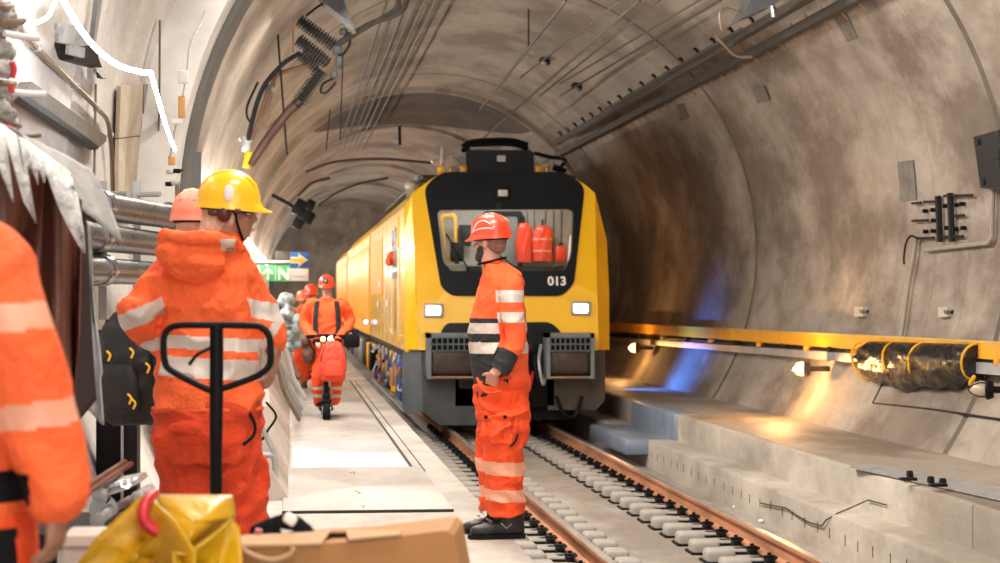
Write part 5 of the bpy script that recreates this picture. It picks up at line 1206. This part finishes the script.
b = MB(); b.b2(sg(290, 252), sg(308.5, 267.5) + V((0, .05, 0)), .005); pb = b.build('blue_panel', pm('sign_blue', (.03, .17, .50), .5, 0, .05, 4, 0), t)
sp([(290.5, 257), (299, 257), (298, 253), (308, 260.2), (298, 267), (299, 263.5), (290.5, 263.5)], pm('pale_arrow_edge', (.8, .75, .6), .5, 0, 0, bump=0), 'arrow_edge', pb, -.03)
sp([(290.5, 258.2), (300.5, 258.2), (300, 255.5), (306, 260.2), (300, 265), (300.5, 262.2), (290.5, 262.2)], pm('arrow_orange', (.95, .42, .04), .5, 0, 0, bump=0), 'arrow', pb, -.05)
b = MB(); b.b2(sg(289, 268.5), sg(308.5, 281) + V((0, .05, 0)), .005); pw = b.build('white_panel', pm('sign_white', (.72, .70, .68), .5, 0, .05, 4, 0), t)
b = MB(); b.b2(sg(294, 276, -.02), sg(305, 277, -.02) + V((0, .02, 0))); b.build('faded_line', pm('faded_red', (.6, .35, .3), .5), pw, smooth=False)
b = MB(); b.tube([sg(299, 252, .2), sg(299, 281, .2)], .03, 8); b.tube([sg(299, 262, .2), V((-.62, sg(0, 0).y + .1, sg(0, 262).z))], .03, 8); b.build('sign_arm', GREYL, t)
t = empty('equipment_cabinet', sg(281, 262, 1), 'dark grey box just above the green exit sign', 'box'); b = MB(); b.b2(sg(275, 251, .6), sg(290, 264.5, .6) + V((0, .25, 0)), .02); b.build('body', pm('brown_grey', (.17, .14, .12), .5), t)
b = MB(); b.tube([sg(280, 262, .7), V((-.62, sg(0, 0, .7).y, sg(0, 262).z))], .04, 8); b.build('mounting_arm', GREYL, t)
# heap of white cable and hose along the haunch
t = empty('cable_bundle', V((-.1, 24, .1)), 'tangle of white and grey hoses hanging on the left wall below the exit sign', 'hoses'); rs = random.Random(11)
for i in range(12):
    y = 21 + i * 1.1; b = MB(); x0 = -.55 + rs.uniform(-.1, .1)
    b.tube([V((x0 - .1, y, 1.3 + rs.uniform(-.1, .25))), V((x0 + .25, y + .2, 1.0 + rs.uniform(-.15, .1))), V((x0 + .42, y + .5, .7 + rs.uniform(-.15, .1))), V((x0 + .50, y + .8, .38)), V((x0 + .66, y + 1.1, .07))], .032 if i % 3 else .022, 10, True, True)
    b.build('hose', [WHITE, GREYL, pm('bluish_hose', (.55, .66, .72), .5), WHITE][i % 4] if i % 5 else BRZ, t)
for i, (x, y, w) in enumerate(((290, 322, .16), (294, 338, .14), (286, 306, .13))):
    b = MB()
    for k_ in range(7): b.ell(P(x + rs.uniform(-6, 6), y + rs.uniform(-9, 9), 30 + rs.uniform(-.5, .5)), (rs.uniform(.05, .14), .3, rs.uniform(.04, .10)), Matrix.Rotation(rs.uniform(-1, 1), 3, 'Y'), 12, 8)
    fuse(b, 'crumpled_sheeting', [pm('bluish_sheeting', (.50, .58, .64), .6, 0, .35, 6, .5)], t, .02, None, .02, 7, sm=2)

# joints and patches of the left wall panels behind the pipes
TANP = concrete('tan_panel', (.62, .54, .44), .6)
def lpatch(pts, mat, nm, ins=.004, th=.02): b = MB(); b.poly(HL(pts, ins), (-th, 0, 0)); return tag(b.build(nm, mat, smooth=False), kind='structure')
lpatch([(121, 86), (143, 83), (142, 135), (119, 138)], TANP, 'wall_left_patch', .03, .03); lpatch([(119, 139), (142, 136), (141, 215), (118, 218)], TANP, 'wall_left_patch', .03, .03)
lpatch([(144, 85), (148, 84), (148, 230), (144, 230)], M_LEDGE, 'wall_left_patch', .006)
for x0, x1 in ((96, 92), (160, 158)): lpatch([(x0, 84 if x0 < 150 else 20), (x0 + 1, 84 if x0 < 150 else 20), (x1 + 1, 330), (x1, 330)], M_SEAM, 'wall_left_joint', .012, .01)
# ---------------------------------------------------------------- right wall
BX = 6.62
BAR = pm('yellow_beam_paint', (.80, .36, .02), .4, 0, .15, 2, .1, 12)
t = empty('cable_tray', PX(800, 340, BX), 'long yellow beam on the right wall, above the grey tray', 'beam')
def run(x0, y0t, y0b, x1, y1t, y1b, dep, name, mat, par, bx=BX):
    a, b_ = PX(x0, y0t, bx), PX(x0, y0b, bx); c_, d_ = PX(x1, y1t, bx), PX(x1, y1b, bx)
    b = MB(); b.loft([[a, b_, b_ + V((dep, 0, 0)), a + V((dep, 0, 0))], [c_, d_, d_ + V((dep, 0, 0)), c_ + V((dep, 0, 0))]]); return b.build(name, mat, par, smooth=False)
run(608, 324, 331, 1012, 344.5, 361, .06, 'beam_face', BAR, t)
run(607.5, 322.6, 324, 1012, 342.5, 344.5, .14, 'top_flange', pm('pale_flange', (.62, .40, .10), .4, 0, .2, 4, .05), t, BX - .01)
a = PX(608, 331, BX + .06); c_ = PX(1012, 361, BX + .06)
for i in range(16):
    f = i / 15; p = PX(640 + 24 * i, 329.5 + (361 - 331) * (32 + 24 * i) / 404 + 3.5, BX + .02); b = MB(); b.box(p, (.10, .10, .07), None, .01); b.build('beam_bracket', BAR if i % 2 else GREYD, t)
t2 = empty('cable_trunking', PX(800, 360, BX), 'long pale grey cable tray on the right wall, below the yellow beam', 'cable tray')
run(608, 337, 341, 1012, 364.5, 376.5, .10, 'tray_side', GREYL, t2, BX - .02)
run(608, 334, 336.5, 1012, 361.5, 364, .16, 'cover_plate', GREYD, t2, BX + .02)
# black wrap
t = empty('wrapped_bundle', PX(915, 360, BX - .1), 'black plastic sheet tied round the yellow beam with yellow straps', 'wrapping')
rows = []; N = 36
for i in range(44):
    f = i / 43; px = lerp(866, 978, f); c0y = 357 + 4 * math.sin(f * 3.1) + 3 * f; hh = (16 + 9 * math.sin(f * 3.14) ** .6 + 1.5 * math.sin(f * 20)) * (1 if .04 < f else .85)
    c = PX(px, c0y + 2, BX - .0); sc = FPX / ((c - CAM).dot(FWD)); r_ = hh / sc; ring = []
    for j in range(N):
        a = 2 * math.pi * j / N; dz = math.sin(a); wv = 1 + .26 * noise.noise(V((f * 9 + dz * 3, a * 1.0, 0))) + .16 * noise.noise(V((f * 24 + a * 2.4, a * 2, 3)))
        up = min(1, (c0y + 2 - (341 + 3 * f)) / hh) if dz > 0 else 1
        ring.append(c + V((-.13 * math.cos(a) * wv * 1.1, 0, r_ * dz * (wv if dz < 0 else up))))
    rows.append(ring)
b = MB(); b.loft(rows); b.build('plastic_sheet', BLKG, t, angle=60)
for px, lean in ((869, 8), (899, 5), (921, -3), (975, -4)):
    b = MB(); pts = []
    for k_ in range(17):
        a = 2 * math.pi * k_ / 16; x = px + lean * (-.5 + .5 * -math.sin(a)); c = PX(x, 360, BX); sc = FPX / ((c - CAM).dot(FWD)); pts.append(c + V((-.155 * math.cos(a), 0, (20 if math.sin(a) < 0 else 17) / sc * math.sin(a))))
    b.tube(pts, .013, 8, True); b.build('strap', YELG, t)
b = MB(); b.tube([PX(972, 380, BX - .15), PX(970, 384, BX - .15), PX(974, 377, BX - .15)], .02, 8, True, True); b.build('strap_end', YELG, t)
# bulkhead lamps
def lamp(px, py, label, lit=True, k=1.0):
    c = PX(px, py, 6.28); t = empty('wall_lamp', c, label, 'lamp'); d = V((-1, .45, -.02)).normalized()
    b = MB(); b.lathe(c + V((.10, .06, 0)), d, [(-.02, .04 * k), (-.02, .08 * k), (.03, .10 * k), (.05, .09 * k), (.05, .06 * k)], 24); b.cyl(c + V((.36, .02, 0)), c + V((.10, .05, 0)), .035 * k, 12); b.build('housing', pm('bronze_housing', (.12, .08, .05), .5, .3, .2, 8, .05) if lit else BLK, t)
    b = MB(); b.lathe(c + V((.1, .06, 0)) + d * .05, d, [(0, .080 * k), (.04, .088 * k), (.10, .070 * k), (.14, .02 * k)], 20); b.build('bulb', EM_WARM if lit else pm('unlit_bulb', (.45, .38, .28), .25, 0, .1, 8, 0), t)
    for s_ in (0, math.pi / 2):
        u = d.orthogonal().normalized(); w = d.cross(u); q_ = u * math.cos(s_) + w * math.sin(s_); o = c + V((.1, .06, 0)) + d * .05
        b = MB(); b.tube([o - q_ * .095 * k, o - q_ * .090 * k + d * .07, o + d * .16 * k, o + q_ * .090 * k + d * .07, o + q_ * .095 * k], .006, 6, True); b.build('guard_wire', GREYD, t)
    if lit:
        l = bpy.data.lights.new('lamp_light', 'POINT'); l.color = (1, .50, .16); l.energy = 62 if px > 700 else 32; l.shadow_soft_size = .04; lo = bpy.data.objects.new('lamp_light', l); C.objects.link(lo); lo.parent = t; lo.location = V((-.22, .30, -.05)); lo.rotation_euler = V((.7, .1, -.9)).to_track_quat('-Z', 'Y').to_euler()
    return t
lamp(802, 369, 'lit amber bulkhead lamp under the grey tray, nearer the black wrapping'); lamp(634, 348, 'lit amber bulkhead lamp beside the train front on the right wall')
lamp(983, 390, 'unlit bulkhead lamp at the right edge below the black wrapping', False, .95)
# blue light that spills along the wall beside the train comes from a blue signal lamp behind the cab
t = empty('signal_lamp', V((4.7, 32, -.08)), 'blue signal lamp standing on the right walkway behind the train corner', 'lamp')
b = MB(); b.box((5.08, 32, .30), (.12, .16, .2), None, .03); b.cyl((5.08, 32, -.08), (5.08, 32, .22), .03); b.build('housing', BLK, t)
b = MB(); b.lathe((5.15, 32, .30), (1, -.2, 0), [(0, .07), (.03, .05)], 16); b.build('lens', pm('blue_lens', (.1, .2, 1), .4, 0, 0, bump=0, emit=(.08, .25, 1), estr=8), t)
l = bpy.data.lights.new('blue_light', 'SPOT'); l.spot_size = 1.95; l.spot_blend = 1; l.color = (.07, .24, 1); l.energy = 260; l.shadow_soft_size = .1; lo = bpy.data.objects.new('blue_light', l); C.objects.link(lo); lo.parent = t; lo.location = V((.56, -.05, .38)); lo.rotation_euler = V((1, -.15, -.10)).to_track_quat('-Z', 'Y').to_euler()
# junction box with mounting plates
WLc = lambda px, py, ins=.03: hitw(px, py, ins)
def hitw(px, py, ins=.0):
    r = ray(px, py); R = RAD - ins; A = r.x ** 2 + r.z ** 2; o = V((CAM.x - CX, 0, CAM.z - CZ)); B = 2 * (o.x * r.x + o.z * r.z); Cc = o.x ** 2 + o.z ** 2 - R * R
    return CAM + r * ((-B + math.sqrt(B * B - 4 * A * Cc)) / (2 * A))
def wplate(pts, name, mat, par, ins, th):
    b = MB(); ps = [hitw(x, y, ins) for x, y in pts]; b.poly(ps, (-th, 0, 0)); return b.build(name, mat, par, smooth=False)
t = empty('control_box', hitw(990, 160), 'black control box on the right wall at the picture edge', 'box')
wplate([(985, 137), (1011, 130), (1018, 186), (1014, 191), (992, 188)], 'casing', MASK, t, .02, .12)
for pts in ([(993, 159), (1008, 157)], [(1000, 149), (1001, 171)]): b = MB(); b.tube([hitw(x, y, .14) for x, y in pts], .012, 6); b.build('rib', BLK, t)
for x, y in ((983, 142), (988, 182)): b = MB(); b.box(hitw(x, y, .1), (.12, .08, .07), None, .015); b.build('hinge', BLK, t)
t = empty('mounting_rack', hitw(940, 220), 'dark bolted mounting rails on the right wall left of the control box', 'rails')
for pts in (((938, 196), (940, 242)), ((950, 193), (952, 242))): b = MB(); b.tube([hitw(*p_, .05) for p_ in pts], .035, 6); b.build('rail', GREYD, t)
for y, x0, x1 in ((203.5, 912, 921), (202, 924, 937), (196, 944, 972), (221, 912, 928), (216, 953, 964), (238.5, 916, 934), (237, 940, 963)): b = MB(); b.tube([hitw(x0, y, .05), hitw(x1, y - .8, .05)], .014, 6); b.build('rod', GREYD, t)
for x, y in ((925, 211), (933, 210), (925.5, 231.5), (933, 231), (945, 206), (956, 205), (962, 204), (947, 228), (963, 228), (933.5, 220.5), (955, 229)):
    b = MB(); b.box(hitw(x, y, .04), (.06, .045, .045), None, .01); b.build('bolt', BLK, t)
cond('conduit', [hitw(993, 186, .05), hitw(992.5, 215, .05), hitw(992, 238, .05), hitw(989, 243, .05), hitw(960, 246, .05), hitw(925, 250, .05)], .025, pm('beige_conduit', (.30, .265, .22), .5), 'beige conduit from the control box turning left along the right wall', 'conduit', False)
cond('conduit', [hitw(916, 236, .06), hitw(914.5, 252, .06), hitw(908, 290, .06), hitw(901, 338, .06)], .025, pm('beige_conduit', (.42, .38, .32)), 'pale vertical conduit rising from the black wrapping on the right wall', 'conduit')
cond('cable', [hitw(918, 239, .1), hitw(911, 236, .12), hitw(906, 243, .12), hitw(904, 256, .1), hitw(904, 264, .08)], .012, GREYD, 'dark loop of cable by the mounting rails on the right wall', 'cable')
for x, y, l in ((862.5, 311.5, 'small pale square tag on the right wall, the left one of two'), (947, 312, 'small pale square tag on the right wall, below the mounting rails')):
    t = empty('wall_tag', hitw(x, y), l, 'tag'); wplate([(x - 4.5, y - 5), (x + 4.5, y - 5), (x + 4.5, y + 5), (x - 4.5, y + 5)], 'plate', pm('tag_beige', (.42, .38, .33), .6), t, .0, .05)
    b = MB()
    for k_ in range(4): b.tube([hitw(x - 3 + k_ * 1.8, y - 1.8, .065), hitw(x - 2.2 + k_ * 1.8, y + 1.8, .065)], .006, 4)
    b.build('faint_marks', GREYD, t); b = MB(); b.box(hitw(x + 5.2, y, .01), (.03, .03, .04), None, .008); b.build('stud', GREYD, t)
# joint lines of the lower wall panel at the right
cond('joint_seam', [hitw(887, 375, -.0), hitw(873, 403, .0), hitw(930, 409, .0), hitw(1004, 420, .0)], .012, GREYD, 'dark joint outlining a wall panel beneath the black wrapping', 'joint', False)
# shallow patched pockets in the right lining
for pts in ([(898, 162), (914, 160), (917, 200), (901, 201)], [(832, 13), (846, 11), (858, 38), (848, 42)], [(752, 88), (764, 86), (770, 100), (758, 103)], [(676, 105), (684, 103), (690, 118), (681, 121)]):
    tag(wplate(pts, 'wall_right_patch', pm('patched_mortar', (.17, .155, .14), .9, 0, .3, 6, .2), None, .003, .01), kind='structure')
# ceiling fixtures
def tray(rat_x0, y0px, X, label):
    pass
# two dark longitudinal carriers upper right
STL = pm('dark_carrier_steel', (.065, .058, .052), .6, .3, .3, 8, .1)
def carrier(px0, py0, px1, py1, X, w, h_, label):
    a, c_ = PX(px0, py0, X), PX(px1, py1, X); a = lerp(c_, a, 1.15); b = MB(); b.loft([[p + V((dx, 0, dz)) for dx, dz in ((-w, -h_), (w, -h_), (w, h_), (-w, h_))] for p in (a, c_)]); t = b.build('cable_carrier', STL, smooth=False); tag(t, label, 'cable carrier'); return t, a, c_
t, a, c_ = carrier(853, 0, 556, 156, 5.95, .05, .055, 'dark cable carrier along the upper right vault, the lower one of two')
for i in range(40):
    p = lerp(a, c_, i / 40)
    for u_ in ([p + V((.02, 0, -.05)), p + V((.10, 0, -.14))], [p + V((0, 0, .05)), p + V((-.02, 0, .11))]): b = MB(); b.tube(u_, .008, 5); b.build('hook', RUST, t)
t, a, c_ = carrier(803, 0, 556, 143, 5.6, .05, .05, 'dark cable carrier along the upper right vault, the upper one of two')
for i in range(22):
    p = lerp(a, c_, i / 22); b = MB(); b.tube([p + V((0, 0, .04)), p + V((-.06, 0, .13)), p + V((-.10, 0, .14))], .022, 6); b.build('cable_clamp', BLK, t)
for i, (x0, y0, x1, y1, X, r_) in enumerate(((721, 0, 560, 96, 4.75, .012), (700, 0, 560, 84, 4.4, .009), (735, 42, 560, 143, 5.4, .018), (742, 28, 600, 112, 5.35, .009), (640, 0, 470, 150, 3.6, .012), (622, 0, 520, 78, 3.5, .008), (566, 0, 480, 110, 3.1, .014), (660, 0, 540, 96, 3.9, .008))):
    cond('overhead_wire', [PX(x0, y0, X), PX(x1, y1, X)], r_ * 1.5, STL, 'one of the thin overhead wires strung right of centre under the vault', 'wire', False, 5)['group'] = 'overhead wires right of centre'
for i, (x0, x1) in enumerate(((388, 0), (398, 0), (409, 0), (418, 0), (427, 0), (438, 0))):
    X = (x0 - 290) / 74.0; x1 = 290 + (x0 - 290) * 147 / 299; o = cond('overhead_wire', [PX(x0, -2, X), PX(x1, 150, X)], .016, STL, 'one of the thin parallel wires fanning down left of centre', 'wire', False, 5); o['group'] = 'parallel wires left of centre'
for x, y in ((545, 60), (577, 85.5)):
    c = hitw(x, y, .05); t = empty('ceiling_sensor', c, 'small round black fixture on the vault, the %s of two' % ('upper left' if x == 545 else 'lower right'), 'fixture')
    b = MB(); b.lathe(c, (-.3, -.5, -1), [(0, .05), (0, .1), (.05, .11), (.08, .07)], 16); b.build('body', GREYD, t); b = MB(); b.lathe(c + V((-.02, -.04, -.07)), (-.3, -.5, -1), [(0, .06), (.02, .04)], 12); b.build('cap', GREYL, t)
cond('hanger_rod', [P(528.5, 9, 31), P(528.5, 50, 31)], .012, GREYD, 'thin vertical hanger rod below the vault, upper centre', 'rod', False)
cond('hanger_rod', [P(399.5, 126, 52), P(400, 145, 52)], .04, GREYD, 'short dark hanger rod further down the tunnel above the train', 'rod', False)
# curved dark tubes crossing the lining beside the overhead gear
cond('cable', [P(246, 155, 24.3), P(250, 130, 24.1), P(262, 90, 23.9), P(282, 65, 23.8), P(300, 53, 23.7)], .03, GREYD, 'dark cable curving up the left vault to the insulators', 'cable')
cond('cable', [P(258, 82, 24.1), P(248, 104, 24.1), P(247, 116, 24.2), P(251, 123, 24.2)], .015, GREYD, 'small hanging loop of cable above the yellow clamp on the left wall', 'cable')
for x0, y0, x1, y1 in ((275, -2, 287, 155), (293, -2, 293, 52), (330, 110, 326, 150), (343, 55, 340, 140)): cond('hanging_rope', [P(x0, y0, 23.8), P(x1, y1, 24.3)], .013 if x0 < 300 else .008, RUST if x0 == 293 else GREYD, {275: 'dark rope hanging left of the ribbed insulators', 293: 'rust red rope ending at the ribbed insulators', 330: 'faint short rope hanging below the ribbed insulators', 343: 'thin rope hanging right of the ribbed insulators'}[x0], 'rope', False, 6)
# overhead line support
def rib(a, c_, r0, r1, n, name, mat, par):
    a = V(a); c_ = V(c_); d = (c_ - a); L = d.length; d.normalize(); pr = [(0, r0)]
    for i in range(n):
        s0 = L * (i + .1) / n; pr += [(s0, r0), (s0 + L / n * .25, r1), (s0 + L / n * .45, r1), (s0 + L / n * .7, r0)]
    pr.append((L, r0)); b = MB(); b.lathe(a, d, pr, 16); return b.build(name, mat, par, angle=25)
INS = pm('grey_insulator', (.03, .028, .027), .5, 0, .2, 8, .05)
t = empty('overhead_line_support', P(247, 160, 24.3), 'dark ribbed insulator arm holding the overhead line on the left vault', 'line support')
q = lambda x, y, d=24.2: P(x, y, d)
rib(q(299, 20), q(334, 46), .040, .085, 14, 'insulator', INS, t); rib(q(298, 39), q(328, 64), .045, .085, 12, 'insulator', INS, t); rib(q(300, 55), q(317, 69), .035, .075, 7, 'insulator', INS, t)
rib(q(322, 70), q(299, 102), .045, .095, 14, 'insulator', INS, t)
b = MB(); b.tube([q(300, 101), q(288, 112), q(270, 135), q(250, 165)], [.065, .06, .055, .055], 12); b.build('cantilever_tube', pm('oxide_tube', (.085, .045, .04), .5, .2, .2, 8, .1), t)
b = MB(); b.box(q(298, 103), (.11, .12, .12), Matrix.Rotation(.9, 3, 'Y'), .02); b.build('clamp', GREYD, t)
b = MB(); b.box(q(246, 143), (.12, .12, .22), None, .03); b.tube([q(239, 138), q(252, 142)], .03); b.tube([q(242, 146), q(250, 156)], .028); b.build('clamp', GREYL, t)
b = MB(); b.tube([q(249, 152), q(246, 168)], .05, 10); b.build('yellow_sleeve', YELG, t)
b = MB(); b.tube([q(337, 48), q(342, 41), q(370, 24.1), q(395, 15), q(404, 8), q(408, -6)], .035, 8, True); b.tube([q(340, 44), q(372, 24), q(392, 12), q(399, 6), q(397, -6)], .03, 8, True); b.build('span_rod', STL, t)
b = MB(); b.tube([q(272, 87), q(276, 76), q(290, 70), q(311, 65)], .03, 8, True); b.tube([q(272, 92), q(266, 110), q(258, 122), q(268, 127), q(290, 108)], .022, 8, True); b.tube([q(268, 90), q(255, 130), q(246, 145)], .028, 8, True); b.build('jumper_cable', pm('brown_cable', (.16, .09, .06), .6), t)
for x, y, s3 in ((268.5, 89, (.1, .1, .14)), (337, 50, (.16, .12, .16)), (339, 62, (.12, .12, .2)), (334, 75, (.12, .1, .12)), (343, 32, (.12, .1, .12))): b = MB(); b.box(q(x, y), [v_ * .75 for v_ in s3], None, .02); b.build('joint', GREY, t)
for pp_ in (((346, 30), (350, 42), (344, 53), (338, 55)), ((334, 78), (323, 84), (321, 92), (327, 92), (336, 82)), ((306, 16), (316, 8), (324, 2), (322, -6))): b = MB(); b.tube([q(*w_) for w_ in pp_], .016, 6, True); b.build('loop_wire', GREYD, t)
def vane(pts, d, label):
    t = empty('tensioning_hood', P(pts[0][0], pts[0][1], d), label, 'hood'); b = MB(); b.poly([P(x, y, d) for x, y in pts], (0, .5, 0)); b.build('hood', pm('grey_hood', (.11, .12, .14), .4, .3, .2, 5, .05), t, smooth=False)
    b = MB(); p = P(*pts[2], d); b.tube([p, p + V((.02, 0, -.12))], .03); b.build('tip', STEEL, t)
vane([(318, -6), (342, -6), (352, 24), (348, 21), (326, 4)], 24.0, 'grey wedge shaped hood above the ribbed insulators, top of picture')
vane([(752, -6), (790, -6), (772, 6), (740, 19), (748, 6)], 21, 'grey wedge shaped hood near the cable carriers, top right')
cond('cable', [P(739, 20, 21), P(728, 27, 21), P(722, 30, 21), P(720, 12, 21), P(728, 8, 21), P(742, 13, 21)], .011, BRZ, 'thin rusty loop of cable at the grey hood, top right', 'cable')
cond('cable', [P(716, 36, 21), P(724, 45, 21), P(736, 56, 21), P(752, 57, 21)], .014, BRZ, 'thin rusty cable sagging between the two cable carriers', 'cable')
for pts, r_, l in ((((306, 172), (335, 162), (380, 159), (432, 163)), .035, 'dark pipe arching over the far vault left of the train roof'), (((318, 206), (338, 192), (362, 183), (388, 178)), .03, 'lower dark pipe curving across the far vault'), (((298, 196), (312, 183), (330, 178)), .04, 'short dark pipe on the far left vault')):
    cond('far_pipe', [P(x, y, 52) for x, y in pts], r_, STL, l, 'pipe')
t = empty('signal_equipment', P(303, 214, 46), 'dark cluster of boxes hanging on the far left vault above the signs', 'equipment')
for x, y, w, h_ in ((300, 208, .3, .4), (306, 216, .4, .3), (299, 222, .25, .35), (310, 206, .2, .3)): b = MB(); b.box(P(x, y, 46), (w, .3, h_), Matrix.Rotation(.5, 3, 'Y'), .05); b.build('box', GREYD, t)
b = MB(); b.tube([P(303, 214, 46), P(290, 205, 46), P(272, 195, 46)], .05); b.build('wall_arm', GREYD, t)
# plate edge and rollers on the right walkway
t = empty('inspection_trolley', PZ(935, 486, -.08), 'thin steel sheet propped on small wheels on the right walkway', 'trolley')
b = MB(); b.poly([PZ(850, 468, -.07), PZ(1010, 503, -.07), PZ(1010, 490, -.07), PZ(870, 465, -.07)], (0, 0, .015)); b.build('sheet', GREYL, t, smooth=False)
for x, y in ((911, 480), (932, 486), (944, 488)): p = PZ(x, y, -.08); b = MB(); b.lathe(p + V((-.03, 0, .045)), (1, 0, 0), [(0, .015), (0, .035), (.04, .035), (.04, .015)], 18); b.build('wheel', RUB, t)
for w_ in ((938, 485), (908, 479)): b = MB(); b.box(PZ(*w_, -.03), (.14, .08, .025), None, .008); b.build('bracket', GREYD, t)
cond('wire', [PZ(905, 480, -.06), PZ(897, 492, -.3), PX(886, 505, RX - .02), PX(868, 500, RX - .02), PZ(850, 508, -.41), PZ(838, 513, -.41), PX(826, 520, LX - .02), PX(822, 526, LX - .02), PX(808, 522, LX - .02), PX(798, 516, LX - .02), PX(786, 508, LX - .02), PX(760, 503, LX - .02)], .006, BLK, 'thin black wire trailing over the ledge of the right walkway', 'wire', False, 5)
# end of the ledge: painted step box beside the train
t = empty('step_platform', V((5.0, 27.6, -.4)), 'bluish step block at the end of the ledge beside the train', 'step')
SB = pm('bluegrey_step', (.22, .27, .36), .4, .1, .25, 3, .1)
b = MB(); b.b2((4.35, 25.2, -.62), (4.95, 28.2, -.41), .03); b.build('tread', SB, t); b = MB(); b.b2((4.96, 25.0, -.5), (5.3, 28.2, -.06), .05); b.build('riser', SB, t)
# small debris on the ledge foot
for i, (x, y) in enumerate(((717, 497), (761, 521), (735, 507))):
    b = MB(); b.ell(PZ(x, y, SLAB + .02), (.03, .03, .02), None, 8, 5); tag(b.build('pebble', WHITE), ('small white pebble beside the right rail, farthest of three', 'small white pebble beside the right rail, nearest of three', 'small white pebble beside the right rail, middle of three')[i], 'pebble')

# ---------------------------------------------------------------- light
W = bpy.data.worlds.new('world'); bpy.context.scene.world = W; W.use_nodes = True
W.node_tree.nodes['Background'].inputs[0].default_value = (1, .96, .92, 1); W.node_tree.nodes['Background'].inputs[1].default_value = 2.3
def area(name, loc, target, sx, sy, e, col):
    l = bpy.data.lights.new(name, 'AREA'); l.shape = 'RECTANGLE'; l.size = sx; l.size_y = sy; l.energy = e; l.color = col
    o = bpy.data.objects.new(name, l); C.objects.link(o); o.location = loc; o.rotation_euler = (V(target) - V(loc)).to_track_quat('-Z', 'Y').to_euler(); return o
# added fill lights in slim housings, unseen above the frame on the left vault
fx = None
for i, y in enumerate((1, 4, 7, 10, 13, 16, 19, 22)):
    c = cpt(128, 3.78, y); up = V((CX, y, CZ + .6)) - c
    if fx is None:
        fx = empty('fill_strip', c, 'one of the slim unseen fill lights added high on the left of the vault', 'fill_light', 'added fill lights on the vault')
        b = MB(); b.box(c, (.10, 1.5, .06), None, .02); b.build('housing', GREYL, fx)
        cur = fx
    else: cur = copy_tree(fx, c)
    l = bpy.data.lights.new('added_fill_light', 'AREA'); l.shape = 'RECTANGLE'; l.size = .12; l.size_y = 1.5; l.energy = (175 if y > 8 else 110 if y < 26.5 else 70 if y < 50 else 150); l.color = (1, .90, .78)
    o = bpy.data.objects.new('added_fill_light', l); C.objects.link(o); o.location = c + up.normalized() * .08; o.rotation_euler = (V((3.4, y, 0)) - c).to_track_quat('-Z', 'Y').to_euler()
sc = bpy.context.scene
sc.view_settings.view_transform = 'Standard'; sc.view_settings.look = 'None'; sc.view_settings.gamma = 1; sc.view_settings.exposure = 0.4
try: sc.view_settings.use_curve_mapping = False
except Exception: pass
